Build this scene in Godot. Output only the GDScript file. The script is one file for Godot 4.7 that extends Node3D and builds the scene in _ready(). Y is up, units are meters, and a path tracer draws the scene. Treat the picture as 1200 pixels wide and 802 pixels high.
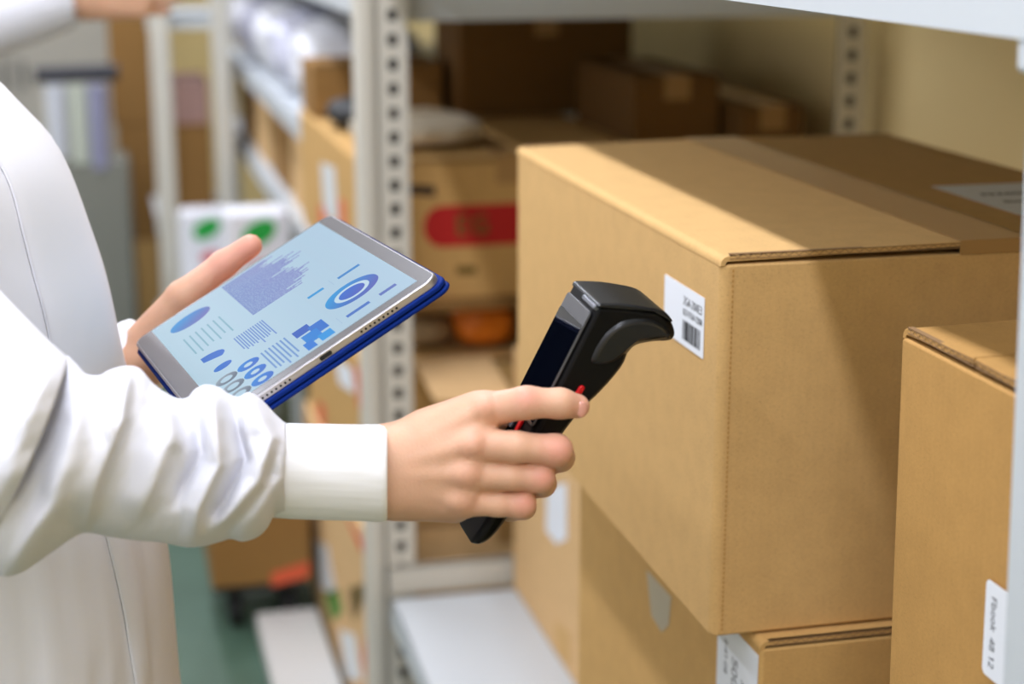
extends Node3D
# A stock-room aisle: a worker in a white coat scans a carton label with a handheld terminal.
# World: x to the right (into the shelf), y up, -z along the aisle. Sizes in metres.

const F := 2000.0            # focal length in pixels of a 1200x802 frame
const EYE := Vector3(0, 1.5, 0)
var cam_r: Vector3
var cam_u: Vector3
var cam_f: Vector3
var M := {}
var used := {}
var noise := FastNoiseLite.new()

# ---------------------------------------------------------------- pixel helpers (used to lay out measured points at their real depth)
func ray(x: float, y: float) -> Vector3:
	return cam_r * ((x - 600.0) / F) - cam_u * ((y - 401.0) / F) + cam_f

func P(x: float, y: float, d: float) -> Vector3:
	return EYE + ray(x, y) * d

func on_x(x: float, y: float, X: float) -> Vector3:
	var v := ray(x, y)
	return EYE + v * ((X - EYE.x) / v.x)

func on_y(x: float, y: float, Y: float) -> Vector3:
	var v := ray(x, y)
	return EYE + v * ((Y - EYE.y) / v.y)

func on_z(x: float, y: float, Z: float) -> Vector3:
	var v := ray(x, y)
	return EYE + v * ((Z - EYE.z) / v.z)

# ---------------------------------------------------------------- mesh builder
class MB:
	var V := PackedVector3Array()
	var N := PackedVector3Array()
	var U := PackedVector2Array()
	var C := PackedColorArray()
	var I := PackedInt32Array()
	var colored := false

	func v(p: Vector3, n: Vector3, uv := Vector2.ZERO, c := Color.WHITE) -> int:
		V.append(p)
		N.append(n)
		U.append(uv)
		C.append(c)
		return V.size() - 1

	func tri(a: int, b: int, c: int) -> void:
		var g := (V[b] - V[a]).cross(V[c] - V[a])
		if g.dot(N[a] + N[b] + N[c]) > 0.0:
			I.append_array([a, c, b])
		else:
			I.append_array([a, b, c])

	func quad(a: int, b: int, c: int, d: int) -> void:
		tri(a, b, c)
		tri(a, c, d)

	func face(p0: Vector3, p1: Vector3, p2: Vector3, p3: Vector3, n: Vector3) -> void:
		quad(v(p0, n, Vector2(0, 0)), v(p1, n, Vector2(1, 0)), v(p2, n, Vector2(1, 1)), v(p3, n, Vector2(0, 1)))

	func box(lo: Vector3, hi: Vector3, xf := Transform3D()) -> void:
		for ax in 3:
			for s in 2:
				var n := Vector3.ZERO
				n[ax] = 1.0 if s else -1.0
				var q: Array[Vector3] = []
				for k in [[0, 0], [1, 0], [1, 1], [0, 1]]:
					var p := Vector3.ZERO
					p[ax] = hi[ax] if s else lo[ax]
					p[(ax + 1) % 3] = hi[(ax + 1) % 3] if k[0] else lo[(ax + 1) % 3]
					p[(ax + 2) % 3] = hi[(ax + 2) % 3] if k[1] else lo[(ax + 2) % 3]
					q.append(xf * p)
				face(q[0], q[1], q[2], q[3], (xf.basis * n).normalized())

	# outline (x, y) extruded along z from h0 to h1 with bevelled rims; xf places it
	func prism(o: PackedVector2Array, h0: float, h1: float, bevel := 0.0, xf := Transform3D(), warp = null) -> void:
		if Geometry2D.is_polygon_clockwise(o):
			o.reverse()
		var clean := PackedVector2Array()
		for q in o:
			if clean.is_empty() or (clean[-1].distance_to(q) > 1e-6 and clean[0].distance_to(q) > 1e-6):
				clean.append(q)
		o = clean
		var n := o.size()
		if n < 3:
			return
		var pts: Array = []     # [point, normal, miter]
		for i in n:
			var a := o[(i + n - 1) % n]
			var b := o[i]
			var c := o[(i + 1) % n]
			var n1 := Vector2((b - a).y, -(b - a).x)
			var n2 := Vector2((c - b).y, -(c - b).x)
			var l1 := n1.length()
			var l2 := n2.length()
			n1 /= maxf(l1, 1e-9)
			n2 /= maxf(l2, 1e-9)
			var m := (n1 + n2)
			m = m.normalized() / maxf(0.5, sqrt((1.0 + n1.dot(n2)) * 0.5)) if m.length() > 1e-6 else n1
			if n1.dot(n2) < 0.8:
				pts.append([b, n1, m])
				pts.append([b, n2, m])
			else:
				pts.append([b, (n1 * l1 + n2 * l2).normalized(), m])
		var put := func(q: Vector2, h: float) -> Vector3:
			var p := Vector3(q.x, q.y, h)
			if warp != null:
				p = warp.call(p)
			return xf * p
		var k := pts.size()
		var rings: Array = []
		for ring in ([[h0, 1.0, -1.0], [h0 + bevel, 0.0, 0.0], [h1 - bevel, 0.0, 0.0], [h1, 1.0, 1.0]] if bevel > 0.0 else [[h0, 0.0, 0.0], [h1, 0.0, 0.0]]):
			var ids := PackedInt32Array()
			for p in pts:
				var nn := Vector3(p[1].x, p[1].y, 0)
				if ring[2] != 0.0:
					nn = (nn * 0.35 + Vector3(0, 0, ring[2])).normalized()
				ids.append(v(put.call(p[0] - p[2] * bevel * ring[1], ring[0]), (xf.basis * nn).normalized(), Vector2(p[0].x, p[0].y)))
			rings.append(ids)
		for r in rings.size() - 1:
			for i in k:
				var j := (i + 1) % k
				if V[rings[r][i]].distance_squared_to(V[rings[r][j]]) < 1e-14:
					continue
				quad(rings[r][i], rings[r][j], rings[r + 1][j], rings[r + 1][i])
		for e in 2:
			var tris := Geometry2D.triangulate_polygon(o)
			var ids := PackedInt32Array()
			var last := Vector2(1e9, 1e9)
			for p in pts:
				if p[0] == last:
					continue
				last = p[0]
				var q: Vector2 = p[0] - p[2] * bevel
				ids.append(v(put.call(q, h1 if e else h0), (xf.basis * Vector3(0, 0, 1 if e else -1)).normalized(), q))
			for t in range(0, tris.size(), 3):
				tri(ids[tris[t]], ids[tris[t + 1]], ids[tris[t + 2]])

	# nu x nv grid of points, smooth; wrap_v closes the second direction
	func grid(p: Array, wrap_v := true, flip := false) -> void:
		var nu := p.size()
		var nv: int = p[0].size()
		var base := V.size()
		for i in nu:
			for j in nv:
				var a: Vector3 = p[mini(i + 1, nu - 1)][j] - p[maxi(i - 1, 0)][j]
				var b: Vector3
				if wrap_v:
					b = p[i][(j + 1) % nv] - p[i][(j + nv - 1) % nv]
				else:
					b = p[i][mini(j + 1, nv - 1)] - p[i][maxi(j - 1, 0)]
				var n := a.cross(b).normalized()
				v(p[i][j], -n if flip else n, Vector2(float(i) / nu, float(j) / nv))
		for i in nu - 1:
			for j in (nv if wrap_v else nv - 1):
				var j2 := (j + 1) % nv
				quad(base + i * nv + j, base + i * nv + j2, base + (i + 1) * nv + j2, base + (i + 1) * nv + j)

	func tube(path: Array, radii: Array, seg := 12, caps := true) -> void:
		var rings: Array = []
		var up := Vector3.UP
		for i in path.size():
			var d: Vector3 = (path[mini(i + 1, path.size() - 1)] - path[maxi(i - 1, 0)]).normalized()
			if absf(d.dot(up)) > 0.95:
				up = Vector3.RIGHT
			var s := d.cross(up).normalized()
			up = s.cross(d).normalized()
			var ring := PackedVector3Array()
			for j in seg:
				var t := TAU * j / seg
				ring.append(path[i] + (s * cos(t) + up * sin(t)) * radii[i])
			rings.append(ring)
		var probe: Vector3 = (rings[1][0] - rings[0][0]).cross(rings[0][1] - rings[0][seg - 1])
		grid(rings, true, probe.dot(rings[0][0] - path[0]) < 0.0)
		if caps:
			for e in [0, path.size() - 1]:
				var n: Vector3 = (path[0] - path[1]).normalized() if e == 0 else (path[-1] - path[-2]).normalized()
				var c := v(path[e], n)
				var ids := PackedInt32Array()
				for q in rings[e]:
					ids.append(v(q, n))
				for j in seg:
					tri(c, ids[j], ids[(j + 1) % seg])

	func mesh(m: Material) -> ArrayMesh:
		var a := []
		a.resize(Mesh.ARRAY_MAX)
		a[Mesh.ARRAY_VERTEX] = V
		a[Mesh.ARRAY_NORMAL] = N
		a[Mesh.ARRAY_TEX_UV] = U
		if colored:
			a[Mesh.ARRAY_COLOR] = C
		a[Mesh.ARRAY_INDEX] = I
		var r := ArrayMesh.new()
		r.add_surface_from_arrays(Mesh.PRIMITIVE_TRIANGLES, a)
		r.surface_set_material(0, m)
		return r

# ---------------------------------------------------------------- distance field of tapered capsules, meshed by surface nets
class Field:
	var lo: Vector3
	var c: float
	var nx: int
	var ny: int
	var nz: int
	var f := PackedFloat32Array()

	func _init(a: Vector3, b: Vector3, cell: float) -> void:
		lo = a
		c = cell
		nx = int((b.x - a.x) / cell) + 2
		ny = int((b.y - a.y) / cell) + 2
		nz = int((b.z - a.z) / cell) + 2
		f.resize(nx * ny * nz)
		f.fill(1.0)

	func twin() -> Field:
		var g := Field.new(lo, lo, c)
		g.nx = nx
		g.ny = ny
		g.nz = nz
		g.f.resize(f.size())
		g.f.fill(1.0)
		return g

	func span(a: Vector3, b: Vector3, m: float) -> Array:
		var p := (a.min(b) - Vector3.ONE * m - lo) / c
		var q := (a.max(b) + Vector3.ONE * m - lo) / c
		return [maxi(0, int(p.x)), mini(nx - 1, int(q.x) + 1), maxi(0, int(p.y)), mini(ny - 1, int(q.y) + 1), maxi(0, int(p.z)), mini(nz - 1, int(q.z) + 1)]

	func bone(a: Vector3, b: Vector3, ra: float, rb: float, k := 0.004) -> void:
		var s := span(a, b, maxf(ra, rb) + k + 2.5 * c)
		var ab := b - a
		var l2 := maxf(ab.length_squared(), 1e-12)
		for i in range(s[0], s[1] + 1):
			for j in range(s[2], s[3] + 1):
				var at := (i * ny + j) * nz
				for m in range(s[4], s[5] + 1):
					var p := lo + Vector3(i, j, m) * c - a
					var t := clampf(p.dot(ab) / l2, 0.0, 1.0)
					var d := (p - ab * t).length() - lerpf(ra, rb, t)
					var o := f[at + m]
					var h := maxf(k - absf(o - d), 0.0)
					f[at + m] = minf(o, d) - h * h * 0.25 / k

	func ball(at_: Vector3, b: Basis, r: Vector3, k := 0.01, cut := false) -> void:
		var big := maxf(r.x, maxf(r.y, r.z))
		var s := span(at_, at_, big + k + 2.5 * c)
		var inv := b.inverse()
		for i in range(s[0], s[1] + 1):
			for j in range(s[2], s[3] + 1):
				var at := (i * ny + j) * nz
				for m in range(s[4], s[5] + 1):
					var p := inv * (lo + Vector3(i, j, m) * c - at_)
					var k0 := (p / r).length()
					var k1 := (p / (r * r)).length()
					var d := k0 * (k0 - 1.0) / maxf(k1, 1e-6)
					var o := f[at + m]
					if cut:
						d = -d
						var h2 := maxf(k - absf(o - d), 0.0)
						f[at + m] = maxf(o, d) + h2 * h2 * 0.25 / k
					else:
						var h := maxf(k - absf(o - d), 0.0)
						f[at + m] = minf(o, d) - h * h * 0.25 / k

	func merge(g: Field, k: float) -> void:
		for i in f.size():
			var o := f[i]
			var d := g.f[i]
			var h := maxf(k - absf(o - d), 0.0)
			f[i] = minf(o, d) - h * h * 0.25 / k

	func surface(mb: MB, tint = null) -> void:
		var ids := PackedInt32Array()
		ids.resize(nx * ny * nz)
		ids.fill(-1)
		var sx := ny * nz
		var near := 4.0 * c
		for i in nx - 1:
			for j in ny - 1:
				var at := (i * ny + j) * nz
				for m in nz - 1:
					var q := at + m
					if absf(f[q]) > near:
						continue
					var a0 := f[q]; var a1 := f[q + sx]; var a2 := f[q + nz]; var a3 := f[q + sx + nz]
					var a4 := f[q + 1]; var a5 := f[q + sx + 1]; var a6 := f[q + nz + 1]; var a7 := f[q + sx + nz + 1]
					var neg := int(a0 < 0) + int(a1 < 0) + int(a2 < 0) + int(a3 < 0) + int(a4 < 0) + int(a5 < 0) + int(a6 < 0) + int(a7 < 0)
					if neg == 0 or neg == 8:
						continue
					var sum := Vector3.ZERO
					var n := 0
					var w := [a0, a1, a2, a3, a4, a5, a6, a7]
					for e in [[0, 1], [2, 3], [4, 5], [6, 7], [0, 2], [1, 3], [4, 6], [5, 7], [0, 4], [1, 5], [2, 6], [3, 7]]:
						var u: float = w[e[0]]
						var v: float = w[e[1]]
						if (u < 0) != (v < 0):
							var t := u / (u - v)
							var p0 := Vector3(e[0] & 1, (e[0] >> 1) & 1, e[0] >> 2)
							var p1 := Vector3(e[1] & 1, (e[1] >> 1) & 1, e[1] >> 2)
							sum += p0.lerp(p1, t)
							n += 1
					sum /= n
					var pos := lo + (Vector3(i, j, m) + sum) * c
					var g := Vector3(a1 + a3 + a5 + a7 - a0 - a2 - a4 - a6, a2 + a3 + a6 + a7 - a0 - a1 - a4 - a5, a4 + a5 + a6 + a7 - a0 - a1 - a2 - a3).normalized()
					ids[q] = mb.v(pos, g, Vector2(pos.x, pos.y), tint.call(pos) if tint != null else Color.WHITE)
		for i in range(1, nx - 1):
			for j in range(1, ny - 1):
				var at := (i * ny + j) * nz
				for m in range(1, nz - 1):
					var q := at + m
					var s := f[q] < 0
					if s != (f[q + sx] < 0):
						four(mb, ids[q], ids[q - nz], ids[q - nz - 1], ids[q - 1])
					if s != (f[q + nz] < 0):
						four(mb, ids[q], ids[q - sx], ids[q - sx - 1], ids[q - 1])
					if s != (f[q + 1] < 0):
						four(mb, ids[q], ids[q - sx], ids[q - sx - nz], ids[q - nz])

	func four(mb: MB, a: int, b: int, c_: int, d: int) -> void:
		if a >= 0 and b >= 0 and c_ >= 0 and d >= 0:
			mb.quad(a, b, c_, d)

# ---------------------------------------------------------------- nodes
func numbered(called: String) -> String:
	var n: int = used.get(called, 0)
	used[called] = n + 1
	return called if n == 0 else "%s_%03d" % [called, n]

func tag(o: Node3D, label: String, category: String, group := "") -> Node3D:
	o.set_meta("label", label)
	o.set_meta("category", category)
	if group:
		o.set_meta("group", group)
	return o

func thing(called: String, label: String, category: String, at := Vector3.ZERO, group := "") -> Node3D:
	var o := Node3D.new()
	o.name = numbered(called)
	add_child(o)
	o.position = at
	tag(o, label, category, group)
	return o

func put(called: String, mesh: Mesh, parent: Node3D, at := Transform3D()) -> MeshInstance3D:
	var o := MeshInstance3D.new()
	o.name = numbered(called) if parent == self else called
	o.mesh = mesh
	o.transform = at
	parent.add_child(o, true)
	return o

func build(called: String, mb: MB, m: Material, parent: Node3D) -> MeshInstance3D:
	return put(called, mb.mesh(m), parent)

func struct(called: String, lo: Vector3, hi: Vector3, m: Material) -> MeshInstance3D:
	var mb := MB.new()
	mb.box(lo, hi)
	var o := build(called, mb, m, self)
	o.set_meta("kind", "structure")
	return o

func round_rect(x0: float, x1: float, y0: float, y1: float, r: float, seg := 5) -> PackedVector2Array:
	var o := PackedVector2Array()
	for k in [[x1 - r, y1 - r, 0.0], [x0 + r, y1 - r, 0.5], [x0 + r, y0 + r, 1.0], [x1 - r, y0 + r, 1.5]]:
		for i in seg + 1:
			var t: float = PI * (k[2] + 0.5 * i / seg)
			o.append(Vector2(k[0] + r * cos(t), k[1] + r * sin(t)))
	return o

func ellipse(cx: float, cy: float, rx: float, ry: float, n := 28) -> PackedVector2Array:
	var o := PackedVector2Array()
	for i in n:
		o.append(Vector2(cx + rx * cos(TAU * i / n), cy + ry * sin(TAU * i / n)))
	return o

# upright basis: prism outline in the x-z plane, extruded up
func up_xf(at := Vector3.ZERO) -> Transform3D:
	return Transform3D(Basis(Vector3(1, 0, 0), Vector3(0, 0, -1), Vector3(0, 1, 0)), at)

const AISLE := Basis(Vector3(0, 0, 1), Vector3(0, 1, 0), Vector3(-1, 0, 0))   # a plane that faces the aisle (-x)

func lerp_table(t: Array, x: float) -> float:
	if x <= t[0][0]:
		return t[0][1]
	for i in range(1, t.size()):
		if x <= t[i][0]:
			var a: float = t[i - 1][0]
			return lerpf(t[i - 1][1], t[i][1], (x - a) / (t[i][0] - a))
	return t[-1][1]

# smooth (Catmull-Rom) version for silhouettes
func curve_table(t: Array, x: float) -> float:
	var n := t.size()
	if x <= t[0][0]:
		return t[0][1]
	for i in range(1, n):
		if x <= t[i][0]:
			var x0: float = t[i - 1][0]
			var x1: float = t[i][0]
			var h := x1 - x0
			var u := (x - x0) / h
			var m0: float = (t[i][1] - t[maxi(i - 2, 0)][1]) / maxf(t[i][0] - t[maxi(i - 2, 0)][0], 1e-6) * h
			var m1: float = (t[mini(i + 1, n - 1)][1] - t[i - 1][1]) / maxf(t[mini(i + 1, n - 1)][0] - t[i - 1][0], 1e-6) * h
			return (2 * u * u * u - 3 * u * u + 1) * t[i - 1][1] + (u * u * u - 2 * u * u + u) * m0 + (-2 * u * u * u + 3 * u * u) * t[i][1] + (u * u * u - u * u) * m1
	return t[-1][1]

# ---------------------------------------------------------------- materials
func plain(c: Color, rough := 0.6, metal := 0.0) -> StandardMaterial3D:
	var m := StandardMaterial3D.new()
	m.albedo_color = c
	m.roughness = rough
	m.metallic = metal
	return m

func card_texture() -> Array:
	var n1 := FastNoiseLite.new()
	n1.seed = 5
	n1.frequency = 0.02
	n1.fractal_octaves = 4
	var n2 := FastNoiseLite.new()
	n2.seed = 9
	n2.frequency = 0.35
	n2.fractal_octaves = 2
	var s := 512
	var im := Image.create(s, s, false, Image.FORMAT_RGB8)
	var bu := Image.create(s, s, false, Image.FORMAT_RGB8)
	for y in s:
		for x in s:
			var fibre := n2.get_noise_2d(x * 0.35, y * 1.0) * 0.022 + n2.get_noise_2d(x * 1.0 + 700, y * 0.45) * 0.02
			var cloud := n1.get_noise_2d(x, y) * 0.025
			var flute := sin(TAU * x * 48.0 / s) * 0.003
			var fleck := n2.get_noise_2d(x * 2.1 + 333, y * 2.1)
			var g := 0.955 + fibre + cloud + flute - (0.10 if fleck > 0.62 else 0.0)
			im.set_pixel(x, y, Color(g, g, g))
			var b := 0.5 + fibre * 4.0 + sin(TAU * x * 48.0 / s) * 0.12 + n1.get_noise_2d(x * 0.8, y * 0.8) * 0.35
			bu.set_pixel(x, y, Color(b, b, b))
	return [ImageTexture.create_from_image(im), ImageTexture.create_from_image(bu)]

func card(c: Color, offset := 0.0) -> StandardMaterial3D:
	var m := plain(c, 0.82)
	m.albedo_texture = M.card_tex[0]
	m.heightmap_enabled = true
	m.heightmap_texture = M.card_tex[1]
	m.heightmap_scale = 0.012
	m.uv1_triplanar = true
	m.uv1_scale = Vector3.ONE * 3.0
	m.uv1_offset = Vector3(offset, offset * 0.7, offset * 0.3)
	m.uv1_triplanar_sharpness = 8.0
	m.metallic_specular = 0.35
	return m

func weave_texture() -> ImageTexture:
	var s := 128
	var bu := Image.create(s, s, false, Image.FORMAT_RGB8)
	for y in s:
		for x in s:
			var b := 0.5 + 0.2 * sin(TAU * x * 16.0 / s) * sin(TAU * y * 16.0 / s) + 0.1 * sin(TAU * (x + y) * 16.0 / s)
			bu.set_pixel(x, y, Color(b, b, b))
	return ImageTexture.create_from_image(bu)

func make_materials() -> void:
	noise.seed = 3
	noise.frequency = 1.0
	M.card_tex = card_texture()
	M.kraft = card(Color(0.845, 0.68, 0.44))
	M.kraft_e = card(Color(0.76, 0.58, 0.33), 0.83)
	M.kraft_b = card(Color(0.82, 0.65, 0.40), 0.37)
	M.kraft_c = card(Color(0.89, 0.73, 0.52), 0.61)
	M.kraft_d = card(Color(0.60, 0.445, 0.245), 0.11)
	M.kraft_shaded = card(Color(0.47, 0.335, 0.165), 0.23)  # kraft darkened: shade of the deep bay put into the colour
	M.kraft_in = plain(Color(0.55, 0.42, 0.27), 0.9)
	M.tape = plain(Color(0.66, 0.505, 0.30), 0.42)
	M.tape.clearcoat_enabled = true
	M.tape.clearcoat = 0.12
	M.tape.clearcoat_roughness = 0.35
	M.paper = plain(Color(0.92, 0.93, 0.95), 0.55)
	M.ink = plain(Color(0.07, 0.07, 0.08), 0.7)
	M.grey_ink = plain(Color(0.33, 0.34, 0.36), 0.7)
	M.steel = plain(Color(0.80, 0.78, 0.73), 0.42)
	M.steel_white = plain(Color(0.77, 0.79, 0.80), 0.45)
	M.steel_dark = plain(Color(0.20, 0.19, 0.175), 0.7)
	M.wall = plain(Color(0.95, 0.86, 0.63), 0.9)
	M.wall_bounce = plain(Color(0.90, 0.89, 0.87), 0.9)
	M.ceiling = plain(Color(0.90, 0.90, 0.89), 0.95)
	M.floor = plain(Color(0.30, 0.40, 0.335), 0.45)
	var ft := NoiseTexture2D.new()
	var fnz := FastNoiseLite.new()
	fnz.seed = 12
	fnz.frequency = 0.03
	fnz.fractal_octaves = 5
	ft.noise = fnz
	ft.width = 256
	ft.height = 256
	ft.seamless = true
	var ramp := Gradient.new()
	ramp.set_color(0, Color(0.86, 0.88, 0.86))
	ramp.set_color(1, Color(1, 1, 1))
	ft.color_ramp = ramp
	M.floor.albedo_texture = ft
	M.floor.uv1_triplanar = true
	M.floor.uv1_scale = Vector3.ONE * 0.9
	var coat := plain(Color(0.85, 0.85, 0.875), 0.8)
	coat.rim_enabled = true
	coat.rim = 0.25
	coat.rim_tint = 0.5
	coat.heightmap_enabled = true
	coat.heightmap_texture = weave_texture()
	coat.heightmap_scale = 0.008
	coat.uv1_triplanar = true
	coat.uv1_scale = Vector3.ONE * 90.0
	M.coat = coat
	M.cuff = plain(Color(0.94, 0.94, 0.95), 0.9)
	M.thread = plain(Color(0.72, 0.73, 0.77), 0.9)
	M.skin = plain(Color.WHITE, 0.5)
	M.skin.vertex_color_use_as_albedo = true
	M.skin.subsurf_scatter_enabled = true
	M.skin.subsurf_scatter_strength = 0.12
	M.skin.metallic_specular = 0.42
	var st := NoiseTexture2D.new()
	var sn := FastNoiseLite.new()
	sn.seed = 31
	sn.noise_type = FastNoiseLite.TYPE_CELLULAR
	sn.frequency = 0.12
	st.noise = sn
	st.width = 256
	st.height = 256
	st.seamless = true
	M.skin.heightmap_enabled = true
	M.skin.heightmap_texture = st
	M.skin.heightmap_scale = 0.018
	M.skin.uv1_triplanar = true
	M.skin.uv1_scale = Vector3.ONE * 22.0
	M.nail = plain(Color(0.90, 0.66, 0.60), 0.25)
	M.hair = plain(Color(0.06, 0.045, 0.04), 0.45)
	M.trousers = plain(Color(0.16, 0.17, 0.21), 0.85)
	M.shoe = plain(Color(0.85, 0.85, 0.85), 0.6)
	M.eye = plain(Color(0.93, 0.92, 0.9), 0.2)
	M.iris = plain(Color(0.1, 0.06, 0.04), 0.2)
	M.lip = plain(Color(0.74, 0.42, 0.38), 0.45)
	M.black = plain(Color(0.028, 0.028, 0.031), 0.5)
	M.black.metallic_specular = 0.3
	M.black_gloss = plain(Color(0.03, 0.03, 0.034), 0.16)
	M.black_soft = plain(Color(0.055, 0.058, 0.070), 0.33)
	M.black_soft.metallic_specular = 0.5
	M.glass_black = plain(Color(0.012, 0.016, 0.03), 0.05)
	M.bezel = plain(Color(0.30, 0.30, 0.31), 0.25)
	M.silver = plain(Color(0.50, 0.51, 0.54), 0.3, 0.6)
	M.red = plain(Color(0.78, 0.05, 0.09), 0.3)
	M.alu = plain(Color(0.72, 0.71, 0.73), 0.32, 0.85)
	M.tablet_glass_sheen = plain(Color(0.36, 0.35, 0.355), 0.25)  # grey tone holds the ceiling reflection on the bezel
	M.blue_case = plain(Color(0.01, 0.14, 0.43), 0.75)
	M.blue_case.metallic_specular = 0.25
	M.rubber = plain(Color(0.03, 0.03, 0.03), 0.7)
	M.red_print = plain(Color(0.72, 0.07, 0.06), 0.7)
	M.orange_print = plain(Color(0.86, 0.36, 0.22), 0.7)
	M.green_print = plain(Color(0.33, 0.52, 0.16), 0.7)
	M.olive_print = plain(Color(0.42, 0.33, 0.10), 0.7)
	M.brown_print = plain(Color(0.22, 0.15, 0.09), 0.7)
	M.tray = plain(Color(0.86, 0.87, 0.87), 0.45)
	M.lamp = plain(Color(1, 1, 1), 0.5)
	M.lamp.emission_enabled = true
	M.lamp.emission = Color(1.0, 0.98, 0.95)
	M.lamp.emission_energy_multiplier = 1.5

# ---------------------------------------------------------------- cartons
func corrugated(w: float, h: float) -> MB:     # the cut edge of a board, in x-y, facing +z
	var mb := MB.new()
	mb.box(Vector3(0, 0, -0.004), Vector3(w, 0.0006, 0))
	mb.box(Vector3(0, h - 0.0006, -0.004), Vector3(w, h, 0))
	var n := int(w / 0.002)
	for i in n:
		var a := Vector3(w * i / n, h * (0.5 + 0.34 * sin(i * PI * 0.5)), 0)
		var b := Vector3(w * (i + 1) / n, h * (0.5 + 0.34 * sin((i + 1) * PI * 0.5)), 0)
		mb.face(a, b, b + Vector3(0, 0.0005, 0), a + Vector3(0, 0.0005, 0), Vector3(0, 0, 1))
		mb.face(a + Vector3(0, 0.0005, 0), b + Vector3(0, 0.0005, 0), b + Vector3(0, 0.0005, -0.004), a + Vector3(0, 0.0005, -0.004), Vector3(0, 1, 0))
	return mb

# a closed carton; its flaps meet over a seam that runs along z (seam_x false) or x
func carton(label: String, lo: Vector3, hi: Vector3, m: Material, o := {}) -> Node3D:
	var c := Vector3((lo.x + hi.x) / 2, lo.y, (lo.z + hi.z) / 2)
	var t := thing("cardboard_box", label, "box", c, o.get("group", ""))
	t.set_meta("size", hi - lo)
	if o.has("turn"):
		t.rotation.y = o.turn
	var w := (hi.x - lo.x) / 2
	var d := (hi.z - lo.z) / 2
	var h := hi.y - lo.y
	var r: float = o.get("round", 0.004)
	var th := 0.0042
	var mb := MB.new()
	mb.prism(round_rect(-w, w, -d, d, r), 0.0, h - th - 0.0022, 0.002, up_xf())
	build("carton_body", mb, m, t)
	if o.get("plain", false):
		mb = MB.new()
		mb.prism(round_rect(-w, w, -d, d, r), h - th - 0.001, h, 0.0012, up_xf())
		build("top_flap", mb, m, t)
		return t
	var along_x: bool = o.get("seam_x", false)
	var W := d if along_x else w       # half size across the seam
	var D := w if along_x else d       # half length along the seam
	var turn := Transform3D(Basis(Vector3.UP, PI / 2 if along_x else 0.0), Vector3.ZERO)
	for s in [-1.0, 1.0]:
		var lift: float = o.get("lift", 0.0015)
		var prof := PackedVector2Array()       # in x-y, extruded along z: a flap that bends out of the side wall
		var rr := 0.006
		prof.append(Vector2(s * (W + 0.0003), h - 0.0075))
		for i in 6:
			var a := PI / 2 * i / 5.0
			prof.append(Vector2(s * (W + 0.0003 - rr + rr * cos(a)), h - rr + rr * sin(a)))
		prof.append(Vector2(s * 0.0008, h + lift))
		prof.append(Vector2(s * 0.0008, h - th + lift))
		for i in 4:
			var a := PI / 2 * (1.0 - i / 3.0)
			prof.append(Vector2(s * (W - rr + (rr - th) * cos(a)), h - rr + (rr - th) * sin(a)))
		prof.append(Vector2(s * (W - th), h - 0.0075))
		mb = MB.new()
		mb.prism(prof, -D + 0.0015, D - 0.0015, 0.0004, turn)
		build("top_flap", mb, m, t)
		for e in [-1.0, 1.0]:
			var ce := corrugated(W - 0.008, th)
			var x0: float = 0.001 if s > 0 else -W + 0.007
			var eo := build("corrugated_edge", ce, M.kraft_in, t)
			eo.transform = turn * Transform3D(Basis(Vector3.UP, 0.0 if e > 0 else PI), Vector3(x0 if e > 0 else -x0, h - th + lift * 0.5, e * (D - 0.0012)))
	if o.get("tape", true):
		mb = MB.new()
		var tw: float = o.get("tape_w", 0.025)
		var lift2: float = o.get("lift", 0.0015)
		var y: float = h + lift2 + 0.0002
		mb.box(Vector3(-tw, y - 0.0001, -D), Vector3(tw, y + 0.00025, D), turn)
		for e in [-1.0, 1.0]:
			mb.box(Vector3(-tw, h - float(o.get("tape_end", 0.045)), e * (D + 0.0003) - 0.0001), Vector3(tw, y + 0.0002, e * (D + 0.0003) + 0.0001), turn)
		build("packing_tape", mb, M.tape, t)
	return t

# flat print or sticker on a carton: outline in the face's own x-y, a hair thick
func print_on(called: String, parent: Node3D, outline: PackedVector2Array, m: Material, at: Vector3, b := Basis(), thick := 0.0004) -> MeshInstance3D:
	var mb := MB.new()
	mb.prism(outline, 0.0, thick)
	return put(called, mb.mesh(m), parent, Transform3D(b, at - parent.position))

func text_on(parent: Node3D, s: String, size: float, at: Transform3D, m: Material, bold := false) -> MeshInstance3D:
	var tm := TextMesh.new()
	var f := SystemFont.new()
	f.font_names = PackedStringArray(["Droid Sans"])
	f.font_weight = 700 if bold else 400
	tm.font = f
	tm.text = s
	tm.font_size = 48
	tm.pixel_size = size / 48.0
	tm.depth = 0.0002
	tm.horizontal_alignment = HORIZONTAL_ALIGNMENT_LEFT
	tm.vertical_alignment = VERTICAL_ALIGNMENT_CENTER
	tm.material = m
	return put("printed_text", tm, parent, at)

func barcode(parent: Node3D, x0: float, x1: float, y0: float, y1: float, z: float, m: Material, sideways := false, sd := 4) -> void:
	var rng := RandomNumberGenerator.new()
	rng.seed = sd
	var mb := MB.new()
	var a := 0.0
	var span := (y1 - y0) if sideways else (x1 - x0)
	while a < span:
		var w := 0.0006 * rng.randi_range(1, 3)
		if a + w > span:
			break
		if sideways:
			mb.box(Vector3(x0, y0 + a, z), Vector3(x1, y0 + a + w, z + 0.0002))
		else:
			mb.box(Vector3(x0 + a, y0, z), Vector3(x0 + a + w, y1, z + 0.0002))
		a += w + 0.0006 * rng.randi_range(1, 3)
	build("barcode", mb, m, parent)

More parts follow.
